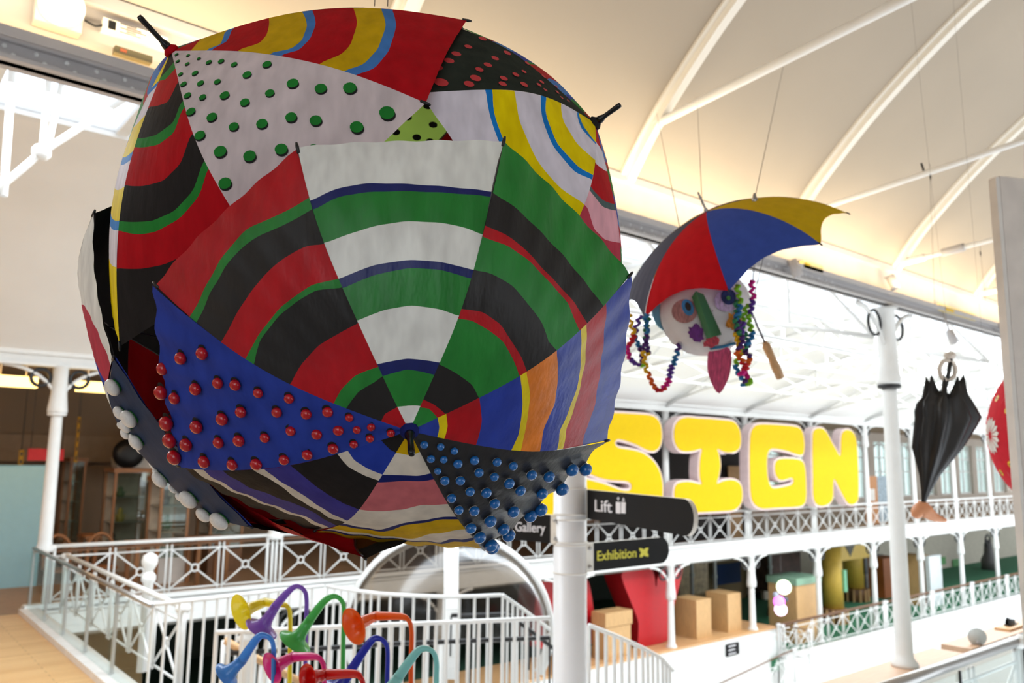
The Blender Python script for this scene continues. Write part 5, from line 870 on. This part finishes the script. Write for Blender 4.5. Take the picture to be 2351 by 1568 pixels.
for i, (x, y, lab) in enumerate(((1826, 618, 'white cylinder spotlight on the beam beneath the blue panel'), (2050, 650, 'small white spotlight at the foot of the aisle rib'), (2305, 755, 'white spotlight on the beam next to the white board'), (2186, 775, 'white spotlight hanging over the folded umbrella'))):
    p = at_v(x, y, 5.34); t = empty('spotlight', p, lab, 'spotlight', 'spotlights on the beam'); d = np.array([.35, -.25, -1.0]); d /= np.linalg.norm(d)
    mb = MB(); mb.lathe([(.01, -.13), (.06, -.125), (.065, .1), (.06, .105), (.055, .08)], 16, 0, p, d); _part(mb, 'barrel', [greypaint], t)
    mb = MB(); mb.lathe([(.054, .082), (.001, .0825)], 16, 0, p, d); _part(mb, 'lens', [mat('spot_lens', (255, 224, 170), emit=6.0)], t)
    mb = MB(); mb.tube([p - d * .05, np.array([p[0], 5.46, max(5.28, p[2] + .1)])], .014, 6); _part(mb, 'arm', [greypaint], t)
t, a, b, zc = gear_box('yellow_label_gear', 1845, 602, 1890, 622, 5.40, .1, mat('gear_cream', (236, 214, 150), rough=.6), 'cream track gear with yellow labels beside the spotlight under the blue panel', 'track gear')
mb = MB(); mb.box((a[0] + .03, 5.39, zc - .01), (a[0] + .14, 5.401, zc + .02)); _part(mb, 'label', [mat('gear_yellow', (232, 190, 40))], t)
t, a, b, zc = gear_box('track_gear', 2155, 703, 2240, 730, 5.425, .12, mat('gear_cream', (236, 214, 150)), 'wide cream track gear on the beam right of the ledge column', 'track gear', .02)
mb = MB(); mb.box((a[0] + .2, 5.39, zc - .04), (a[0] + .5, 5.401, zc + .0)); _part(mb, 'label', [mat('gear_yellow', (232, 190, 40))], t)
mb = MB(); mb.tube([(-13, 5.44, 5.335), (30, 5.44, 5.335)], .012, 8); tag(mb.build('led_strip', [mat('led_warm', (255, 214, 140), emit=9.0)], None, (0, 5.44, 5.335)), 'warm glowing light strip lying in the tray along the beam', 'light strip')
# hanging wires with hooks on the tie rods
for i, (x0, y0, x1, y1, u) in enumerate(((2115, 375, 2122, 395, 9.05), (2134, 375, 2146, 700, 9.05), (2249, 556, 2262, 690, 12.0))):
    a = at_u(x0, y0, u); b = at_u(x1, y1, u); t = empty('hanging_wire', a, ('short dark hook clipped to the tie rod', 'long thin wire hanging in front of the beam near the ledge column', 'thin wire hanging beside the white board')[i], 'wire'); mb = MB(); mb.tube([a, b], .012 if i == 0 else .0018, 5); _part(mb, 'wire', [blackmetal if i == 0 else wirem], t)
    if i: mb = MB(); mb.lathe([(.004, 0), (.011, .04), (.004, .08)], 8, 0, a - [0, 0, .2]); _part(mb, 'gripper', [blackmetal], t)
# ---------------------------------------------------------------- things on the wooden ledge
sh = at_z(2320, 1432, 0.06); t = empty('shoe', sh, 'dark shoe on a small wooden block on the ledge at the right', 'shoe')
mb = MB(); G = []
for f in np.linspace(0, 1, 12):
    w = .05 * math.sin(math.pi * (.12 + .83 * f)) ** .6 * (1.15 - .35 * f); hgt = float(np.interp(f, [0, .1, .35, .55, 1], [.10, .13, .09, .08, .05])); G.append([sh + np.array([.36 * f - .16, 0, 0]) + np.array([0, w * math.cos(a), max(0, hgt * math.sin(a))]) for a in np.linspace(-.2, math.pi + .2, 9)])
mb.grid(np.array(G)); _part(mb, 'upper', [mat('shoe_black', (34, 36, 44), rough=.5)], t)
mb = MB(); mb.box((sh[0] - .17, sh[1] - .05, sh[2] - .02), (sh[0] + .2, sh[1] + .05, sh[2])); _part(mb, 'sole', [blackmetal], t)
mb = MB(); tag(mb, None) if False else None; mb.box((sh[0] - .45, sh[1] - .14, .002), (sh[0] + .35, sh[1] + .1, .04)); o = mb.build('wooden_block', [wood], None, (sh[0], sh[1], .002)); tag(o, 'flat wooden block carrying the dark shoe', 'block')
co = at_z(2245, 1478, 0.02); t = empty('grey_bowl', co, 'upturned grey bowl shaped ring standing in the gap of the ledge', 'bowl'); mb = MB(); mb.lathe([(.13, 0), (.14, .02), (.125, .07), (.09, .1), (.002, .11), (.002, .1), (.085, .088), (.115, .06), (.125, .012)], 22, 0, co + [0, 0, .1], (.75, .45, .1)); _part(mb, 'shell', [mat('bowl_grey', (200, 204, 202), rough=.5)], t)
mb = MB(); mb.tube([co + [0.04, 0.02, .06], co], .03, 6); _part(mb, 'stem', [greypaint], t)
# ---------------------------------------------------------------- far upper gallery: partition, cabinets, banners
def boxthing(name, a, b, m, lab, cat, partname='body', group=None):
    t = empty(name, ((a[0] + b[0]) / 2, (a[1] + b[1]) / 2, a[2]), lab, cat, group); mb = MB(); mb.box(a, b); _part(mb, partname, [m], t); return t
pa = at_z(83, 1345, .0); ptop = at_v(60, 1070, pa[1])[2]
t = boxthing('partition', (pa[0] - 3.2, pa[1], 0.0), (pa[0], pa[1] + .3, ptop), mat('teal_paint', (146, 188, 198), rough=.6, vary=.02), 'plain teal blue partition at the left edge', 'partition', 'panel')
mb = MB(); mb.box((pa[0] - 3.22, pa[1] - .01, ptop), (pa[0] + .01, pa[1] + .31, ptop + .02)); _part(mb, 'cap', [mat('teal_cap', (120, 166, 176))], t)
casew = mat('case_frame', (150, 106, 70), rough=.5); caseb = mat('case_back', (168, 154, 136), rough=.7, vary=.2, scale=3)
def case(x0, x1, yt, yb, v, lab, backc, shelves=2, short='case'):
    a = at_v(x0, yb, v); b = at_v(x1, yt, v); u0, u1 = a[0], b[0]; z0 = 0.0; z1 = at_v((x0 + x1) / 2, yt, v)[2]; d = 1.0
    t = empty('display_case', ((u0 + u1) / 2, v + d / 2, 0), lab, 'display case', 'display cases in the upper gallery')
    mb = MB(); mb.box((u0, v, 0), (u1, v + d, .55)); _part(mb, 'plinth', [backc], t)
    mb = MB(); mb.box((u0, v + d - .05, .55), (u1, v + d, z1)); _part(mb, 'back_panel', [caseb], t)
    mb = MB(); mb.box((u0 - .03, v - .03, z1), (u1 + .03, v + d + .03, z1 + .1)); _part(mb, 'top', [casew], t)
    for x in (u0, u1 - .06):
        for y in (v, v + d - .06): mb = MB(); mb.box((x, y, .55), (x + .06, y + .06, z1)); _part(mb, 'post', [casew], t)
    mb = MB(); mb.box((u0 + .06, v + .01, .55), (u1 - .06, v + .02, z1)); _part(mb, 'glass_pane', [glass], t)
    rr = random.Random(int(x0))
    for k in range(shelves):
        z = .55 + (z1 - .55) * (k + 1) / (shelves + 1); mb = MB(); mb.box((u0 + .06, v + .2, z - .015), (u1 - .06, v + d - .06, z)); _part(mb, 'shelf', [mat('shelf_grey', (160, 158, 150))], t)
    for k in range(shelves + 1):
        z = .55 + (z1 - .55) * k / (shelves + 1)
        for j in range(max(2, int((u1 - u0) / .5))):
            x = u0 + .25 + j * .5 + rr.uniform(-.08, .08)
            if x + .15 > u1 - .06: break
            c = rr.choice([(170, 60, 50), (70, 90, 140), (200, 170, 90), (220, 214, 200), (90, 110, 80), (60, 50, 46)]); h = rr.uniform(.2, .42)
            o = empty('toy', (x, v + .5, z + .002), None, None); mb = MB(); mb.lathe([(.09, 0), (.1, h * .4), (.05, h * .6), (.07, h * .78), (.03, h)], 10, 0, (x, v + .5, z + .002)); _part(mb, 'body', [mat('toy_%d_%d_%d' % c, c)], o); mb = MB(); mb.box((x - .12, v + .44, z + h * .42), (x + .12, v + .56, z + h * .5)); _part(mb, 'arms', [mat('toy_%d_%d_%d' % c, c)], o)
            tag(o, '%s toy on %s shelf of the %s, %s from left' % ({170: 'red', 70: 'blue', 200: 'yellow', 220: 'white', 90: 'green', 60: 'dark'}[c[0]], ('bottom', 'second', 'third', 'top')[k], short, NTH[j]), 'toy', 'toys in the display cases')
case(255, 352, 1085, 1200, 21.5, 'tall glazed case in the middle of the left gallery', caseb, 2, 'tall middle case')
case(362, 440, 1105, 1235, 19.0, 'near glazed case with a white base right of it', mat('case_white', (214, 208, 200)), 2, 'near white based case')
case(150, 200, 1060, 1200, 23.6, 'far pale cabinet just right of the corner column', caseb, 3, 'far pale cabinet')
case(480, 560, 1190, 1240, 20.0, 'dark glazed case below the white beads', darkwood, 1, 'dark case')
def table(x0, x1, y, v, lab, m=darkwood):
    a = at_v(x0, y, v); b = at_v(x1, y, v); z = min(1.0, max(.45, (a[2] + b[2]) / 2)); t = empty('wooden_table', ((a[0] + b[0]) / 2, v, 0), lab, 'table', 'wooden tables in the left gallery'); mb = MB(); mb.box((a[0], v - .4, z - .06), (b[0], v + .4, z)); _part(mb, 'top', [m], t)
    for x in (a[0] + .08, b[0] - .08):
        for y_ in (v - .32, v + .32): mb = MB(); mb.box((x - .04, y_ - .04, 0), (x + .04, y_ + .04, z - .06)); _part(mb, 'leg', [m], t)
table(190, 225, 1190, 20.6, 'brown wooden table near the corner column', mat('mid_wood', (140, 92, 52), rough=.5))
table(300, 362, 1212, 18.4, 'brown wooden table behind the gallery rail', mat('mid_wood', (140, 92, 52)))
table(440, 520, 1205, 18.6, 'long wooden table beneath the beads', mat('mid_wood', (140, 92, 52)))
for i, (x, y, lab) in enumerate(((140, 1205, 'curved bentwood chair left of the wooden table'), (240, 1222, 'plain wooden chair between the two tables'))):
    p = at_v(x, 1235, 19.0); t = empty('wooden_chair', (p[0], 19.0, 0), lab, 'chair', 'wooden chairs in the left gallery'); u = p[0]; cm = mat('mid_wood', (140, 92, 52))
    mb = MB(); mb.box((u - .25, 18.75, .42), (u + .25, 19.25, .47)); _part(mb, 'seat', [cm], t)
    mb = MB(); mb.tube(cur([(u - .24, 19.22, .45), (u - .22, 19.28, .95), (u, 19.3, 1.12), (u + .22, 19.28, .95), (u + .24, 19.22, .45)], 5), .035, 7); _part(mb, 'backrest', [cm], t)
    for x_ in (u - .2, u + .2):
        for y_ in (18.8, 19.2): mb = MB(); mb.tube([(x_, y_, .44), (x_, y_, 0)], .028, 7); _part(mb, 'leg', [cm], t)
def hang(name, x0, y0, x1, y1, v, m, lab, cat, marks=None, mount=None):
    a = at_v(x0, y1, v); b = at_v(x1, y0, v)
    if mount == 'floor': a[2] = 0.0 if a[2] > -.2 else -3.9
    t = empty(name, ((a[0] + b[0]) / 2, v, min(a[2], b[2])), lab, cat); mb = MB(); mb.box((a[0], v, a[2]), (b[0], v + .05, b[2])); _part(mb, 'board', [m], t)
    if mount == 'ceiling':
        for x in (a[0] + .05, b[0] - .05): mb = MB(); mb.tube([(x, v + .025, b[2]), (x, v + .025, 4.76)], .008, 5); _part(mb, 'hanger', [wirem], t)
    if marks:
        n = marks
        for k in range(n):
            z = a[2] + (b[2] - a[2]) * (k + .5) / n; mb = MB(); c = ((a[0] + b[0]) / 2, v - .004, z); mb.box((c[0] - (b[0] - a[0]) * .28, v - .006, z - (b[2] - a[2]) / n * .22), (c[0] + (b[0] - a[0]) * .28, v - .001, z + (b[2] - a[2]) / n * .22)); _part(mb, 'mark', [mat('banner_dark', (60, 44, 22))], t)
    return t
ymus = mat('banner_yellow', (186, 140, 30), rough=.7)
hang('banner', 170, 957, 186, 1062, 22.5, ymus, 'tall narrow mustard banner with dark marks right of the corner column', 'banner', 5, 'ceiling')
hang('banner', 41, 1033, 56, 1069, 22.5, ymus, 'short mustard banner above the teal partition', 'banner', 2, 'ceiling')
hang('sign', 63, 1031, 148, 1057, 23.0, mat('sign_red', (206, 44, 48), rough=.5, emit=.25), 'red sign behind the corner column', 'sign', None, 'ceiling')
# white toy car on the wall, half hidden by the ball
p = at_v(350, 1050, 23.6); t = empty('toy_car', p, 'white car body with black wheels half hidden behind the white beads', 'car'); mb = MB()
mb.prism(smooth_poly([(p[0] + x, 23.6, p[2] + z) for x, z in ((-.9, -.25), (-.75, .35), (-.2, .75), (.6, .8), (1.3, .5), (1.5, -.3), (.6, -.75), (-.3, -.6))], 3), (0, .5, 0)); _part(mb, 'body', [mat('car_white', (224, 218, 208), rough=.4)], t)
for x, z in ((-.65, .1), (.5, -.65)): mb = MB(); mb.lathe([(.36, 0), (.4, .06), (.4, .14), (.2, .2), (.002, .2)], 20, 0, (p[0] + x, 23.6, p[2] + z), (0, -1, 0)); _part(mb, 'wheel', [blackmetal], t)
mb = MB(); mb.tube([(p[0] + .3, 24.0, p[2]), (p[0] + .3, 24.75, p[2])], .05, 6); _part(mb, 'wall_bracket', [blackmetal], t)
for i, (x0, x1, y) in enumerate(((-30, 85, 882), (175, 262, 895))):
    a = at_v(x0, y, 18.2); b = at_v(x1, y, 18.2); z = (a[2] + b[2]) / 2; t = empty('strip_lamp', ((a[0] + b[0]) / 2, 18.2, z), ('warm strip lamp left of the corner column', 'warm strip lamp right of the corner column')[i], 'lamp', 'strip lamps of the far aisle')
    mb = MB(); mb.box((a[0], 18.1, z - .05), (b[0], 18.3, z + .16)); _part(mb, 'diffuser', [mat('lamp_warm', (255, 214, 130), emit=3.2)], t)
    for x in (a[0] + .2, b[0] - .2): mb = MB(); mb.tube([(x, 18.2, z + .16), (x, 18.2, 4.76)], .012, 6); _part(mb, 'hanger', [greypaint], t)
area('far_aisle_strip_light', (2.0, 18.4, 4.2), (R(180), 0, 0), 9, .2, 220, (1.0, .72, .36))
slab('wall_cornice', (-14, 24.7, 2.6), (34, 25, 3.3), mat('cornice_tan', (160, 140, 118), rough=.8))
# behind the letters: a dark panel standing in for the dark interior, a wooden locker and a small notice
hang('dark_interior_panel', 1380, 960, 1720, 1175, 18.6, mat('interior_dark', (38, 32, 30), rough=.7), 'dark panel standing for the gallery interior behind letters S and I', 'screen', None, 'floor')
hang('locker', 1675, 1070, 1700, 1150, 18.4, plywood, 'plywood locker seen between the letters I and G', 'locker', None, 'floor')
hang('poster_wall', 1987, 1093, 2013, 1150, 19.2, mat('locker_tan', (190, 132, 84), rough=.6), 'tan cabinet standing right of the letter N', 'cabinet', None, 'floor')
hang('notice', 1988, 1122, 2008, 1150, 19.14, mat('notice_white', (220, 214, 206)), 'white notice on the tan cabinet', 'notice')
hang('photo_board', 2016, 1093, 2042, 1150, 19.4, mat('photo_blue', (150, 166, 176), vary=.4, scale=8), 'blue grey photo board behind the ledge column', 'board', None, 'floor')
# ---------------------------------------------------------------- lower gallery exhibits
redl = mat('letter_red', (190, 14, 28), rough=.45, vary=.04)
def red_letter(pts, v, lab, depth):
    P = smooth_poly([at_v(x, y, v) for x, y in pts], 3); P[:, 2] = np.clip(P[:, 2], -2.87, -.54); t = empty('red_letter', (P[:, 0].mean(), v, P[:, 2].min()), lab, 'letter', 'red letters in the lower gallery'); mb = MB()
    from mathutils.geometry import tessellate_polygon
    tri = tessellate_polygon([[Vector((p_[0], p_[2], 0)) for p_ in P]]); n = len(P); Q = [p_ + [0, depth, 0] for p_ in P]
    mb.add(P, [tuple(f) for f in tri]); mb.add(Q, [tuple(f) for f in tri]); _part(mb, 'face', [redl], t)
    mb = MB(); mb.add(list(P) + Q, [(k, (k + 1) % n, (k + 1) % n + n, k + n) for k in range(n)]); _part(mb, 'side', [mat('letter_red_side', (150, 10, 22), rough=.5)], t)
red_letter([(1428, 1318), (1440, 1308), (1480, 1303), (1500, 1312), (1506, 1350), (1512, 1320), (1530, 1296), (1562, 1298), (1566, 1315), (1548, 1390), (1536, 1440), (1534, 1470), (1470, 1486), (1466, 1430), (1448, 1380), (1432, 1340)], 17.3, 'big red bubble letter Y standing on the stage', .75)
red_letter([(1228, 1478), (1232, 1350), (1250, 1318), (1300, 1308), (1345, 1325), (1360, 1380), (1366, 1470), (1330, 1480), (1322, 1440), (1270, 1445), (1268, 1480)], 17.6, 'dark red bubble letter A behind the signpost', .75)
def plinth(name, x0, x1, yt, yb, v, m, lab, cat, dep=.8, top=None):
    a = at_v(x0, yb, v); b = at_v(x1, yt, v); z0 = at_v((x0 + x1) / 2, yb, v)[2]; z1 = at_v((x0 + x1) / 2, yt, v)[2]; floor_ = -2.88 if a[0] < 25.5 else -3.9
    if v > 18.3 and a[0] < 25.5: floor_ = -3.0
    t = empty(name, ((a[0] + b[0]) / 2, v, floor_), lab, cat); mb = MB(); mb.box((a[0], v, floor_), (b[0], v + dep, z1)); _part(mb, 'body', [m], t)
    if top: mb = MB(); mb.box((a[0] - .05, v - .05, z1), (b[0] + .05, v + dep + .05, z1 + .25)); _part(mb, 'top', [top], t)
    return t
plinth('plywood_cube', 1392, 1448, 1438, 1486, 16.85, plywood, 'lower plywood cube beside the red letter Y', 'box', .55)
a = at_v(1392, 1436, 16.85); b = at_v(1448, 1404, 16.85); zz = at_v(1420, 1437, 16.85)[2]; boxthing('plywood_cube', (a[0] - .05, 16.83, zz + .005), (b[0] + .05, 17.4, at_v(1420, 1404, 16.85)[2]), plywood, 'upper plywood cube of the small stack beside the red letter Y', 'box')
plinth('plywood_plinth', 1600, 1632, 1376, 1460, 17.0, plywood, 'short plywood plinth just right of the red letter Y', 'plinth', .9)
plinth('plywood_plinth', 1672, 1700, 1362, 1448, 17.0, plywood, 'short plywood plinth next to the lower gallery column', 'plinth', .9)
plinth('plywood_plinth', 1832, 1882, 1340, 1450, 17.2, plywood, 'tall plywood plinth with a pale green top', 'plinth', 1.2, mat('plinth_green', (138, 176, 150), rough=.6))
yel = mat('drum_yellow', (214, 178, 74), rough=.5)
for i, (x, yt, yb, v, r) in enumerate(((1914, 1292, 1402, 18.6, .42), (1962, 1286, 1386, 20.9, .5))):
    p = at_v(x, yb, v); z1 = at_v(x, yt, v)[2]; t = empty('yellow_cylinder', (p[0], v, -3.9), ('left yellow cylinder with a green screen in the lower gallery', 'right yellow cylinder in the lower gallery')[i], 'cylinder', 'yellow cylinders')
    mb = MB(); mb.lathe([(r * 1.35, -3.9), (r * 1.35, -3.35), (r * 1.3, -3.3)], 24, 0, (p[0], v, 0)); _part(mb, 'plinth', [darkwood], t)
    mb = MB(); mb.lathe([(r, -3.3), (r, -.62)], 24, 0, (p[0], v, 0)); _part(mb, 'drum', [yel], t)
    mb = MB(); mb.box((p[0] + r * .2, v - r - .08, -2.6), (p[0] + r * .75, v - r + .1, -1.7)); _part(mb, 'screen', [(mat('screen_green', (120, 190, 150)) if i == 0 else blackmetal)], t)
    for k in range(14):
        an = 2 * math.pi * k / 14; rod('slat', t, (p[0] + r * 1.36 * math.cos(an), v + r * 1.36 * math.sin(an), -3.9), (p[0] + r * 1.36 * math.cos(an), v + r * 1.36 * math.sin(an), -3.32), .05, plywood)
a = at_v(1905, 1292, 19.4); b = at_v(1985, 1242, 19.4); t = boxthing('yellow_header', (a[0], 19.4, a[2]), (b[0] + .4, 19.8, -.6), yel, 'yellow header with a dark triangle above the cylinders', 'header'); c = (a[0] + b[0]) / 2 + .2; mb = MB(); mb.prism([(c - .75, 19.38, -.62), (c + .75, 19.38, -.62), (c, 19.38, a[2] + .15)], (0, .015, 0)); _part(mb, 'triangle', [mat('triangle_dark', (62, 60, 40))], t)
hang('blue_screen', 1640, 1290, 1700, 1345, 23.5, mat('screen_blue', (34, 62, 120), rough=.7), 'dark blue wall panel far back left of the tall plinth', 'panel')
hang('blue_screen', 1925, 1295, 1955, 1380, 23.5, mat('screen_blue', (34, 62, 120)), 'blue wall panel seen between the yellow cylinders', 'panel')
hang('picture_board', 1560, 1290, 1625, 1370, 21.0, mat('frame_view', (150, 132, 100), vary=.4, scale=5), 'large pale picture panel right of the red letter Y', 'panel')
for i, x in enumerate((1643, 1771, 1590)):
    p = at_v(x, 1400, 19.5 + .4 * i); t = empty('grey_pole', (p[0], p[1], -3.9 if p[0] > 25.9 else -3.0), ('thin grey pole between the two short plinths', 'thin grey pole left of the tall plinth', 'thin grey pole beside the pale picture panel')[i], 'pole', 'thin poles of the lower gallery'); rod('shaft', t, (p[0], p[1], -3.9 if p[0] > 25.9 else -3.0), (p[0], p[1], -.5), .07, mat('pole_grey', (140, 152, 152), rough=.4)); rod('collar', t, (p[0], p[1], -1.6), (p[0], p[1], -1.5), .1, mat('pole_grey', (140, 152, 152)))
p = at_v(1800, 1300, 21.0); t = boxthing('dark_exhibit', (p[0] - 1.2, 21.0, p[2] - 1.0), (p[0] + 1.4, 21.6, p[2] + .6), mat('exhibit_brown', (74, 50, 44), rough=.7, vary=.4, scale=3), 'dark brown carved exhibit high behind the tall plinth', 'exhibit'); mb = MB(); mb.tube([(p[0] - 1.0, 20.95, p[2] - 1.0), (p[0] - 1.0, 21.2, -3.9)], .1, 8); _part(mb, 'leg', [darkwood], t); mb = MB(); mb.tube([(p[0] + 1.2, 20.95, p[2] - 1.0), (p[0] + 1.2, 21.2, -3.9)], .1, 8); _part(mb, 'leg', [darkwood], t)
plinth('slatted_bench', 1945, 2058, 1372, 1398, 21.0, darkwood, 'low slatted wooden bench on the green carpet', 'bench', 1.0)
plinth('orange_booth', 2032, 2062, 1280, 1372, 20.2, mat('booth_orange', (186, 104, 48), rough=.6), 'orange brown booth left of the ledge column', 'booth', .8)
plinth('glass_booth', 1990, 2028, 1275, 1370, 22.4, mat('booth_view', (120, 112, 104), vary=.4, scale=4), 'grey booth showing models behind the cylinders', 'booth', .6)
plinth('plywood_screen', 2122, 2136, 1275, 1384, 18.0, plywood, 'tall plywood panel right of the ledge column', 'panel', 1.0)
plinth('white_screen', 2139, 2160, 1275, 1384, 17.7, mat('panel_white', (216, 222, 224)), 'tall white panel next to the plywood panel', 'panel', .2)
for i, (x, y, v) in enumerate(((2162, 1288, 23.5), (2198, 1292, 23.5), (2312, 1308, 23.5), (2335, 1325, 23.5))):
    p = at_v(x, y, v); o = hang('green_card', x - 9, y - 10, x + 9, y + 10, v, mat('card_green', (104, 168, 104), rough=.7), ('leftmost green card on the beige wall', 'second green card on the beige wall', 'third green card, near the dark machine', 'rightmost green card low on the beige wall')[i], 'card')
p = at_v(2275, 1340, 21.5); t = empty('machine', (p[0], 21.5, -3.9), 'small dark machine in front of the beige wall', 'machine'); mb = MB(); mb.lathe([(.5, -3.9), (.5, -3.3), (.3, -2.9), (.25, -2.3), (.12, -2.0)], 14, 0, (p[0], 21.5, 0)); _part(mb, 'body', [mat('machine_grey', (92, 88, 88), rough=.5)], t); mb = MB(); mb.tube(arc((p[0], 21.5, -2.1), .4, 0, 2 * math.pi, 17, (1, 0, 0), (0, 0, 1))[:-1], .06, 6, 0, True); _part(mb, 'wheel', [blackmetal], t)
# coloured neon sculpture and the dark notice on the stage front
p = at_v(1795, 1372, 16.72); t = empty('glowing_toy', p, 'small glowing white, green and magenta toy hanging before the tall plinth', 'toy')
for i, (dx, dz, r, c) in enumerate(((.15, .35, .26, (236, 255, 214)), (-.18, -.12, .2, (244, 120, 255)), (-.1, -.4, .22, (255, 226, 250)), (-.38, .14, .1, (190, 196, 220)), (.22, -.08, .1, (70, 76, 90)))):
    mb = MB(); mb.lathe([(max(.001, r * math.sin(math.pi * k / 8)), -r * math.cos(math.pi * k / 8)) for k in range(9)], 12, 0, p + [dx, 0, dz]); _part(mb, 'lobe', [mat('glow_%d' % i, c, emit=(2.2 if i < 3 else None))], t)
mb = MB(); mb.tube([p + [0, 0, .5], (p[0], p[1], -.5)], .006, 5); _part(mb, 'wire', [wirem], t)
p = at_v(1682, 1495, 16.6); t = hang('notice_board', 1668, 1474, 1697, 1508, 16.58, blk, 'black notice with white print on the white stage front', 'notice')
for k in range(4): z = p[2] + .28 - .12 * k; mb = MB(); mb.box((p[0] - .25, 16.572, z), (p[0] + .1 + .05 * (k % 2), 16.579, z + .035)); _part(mb, 'print_line', [signw], t)
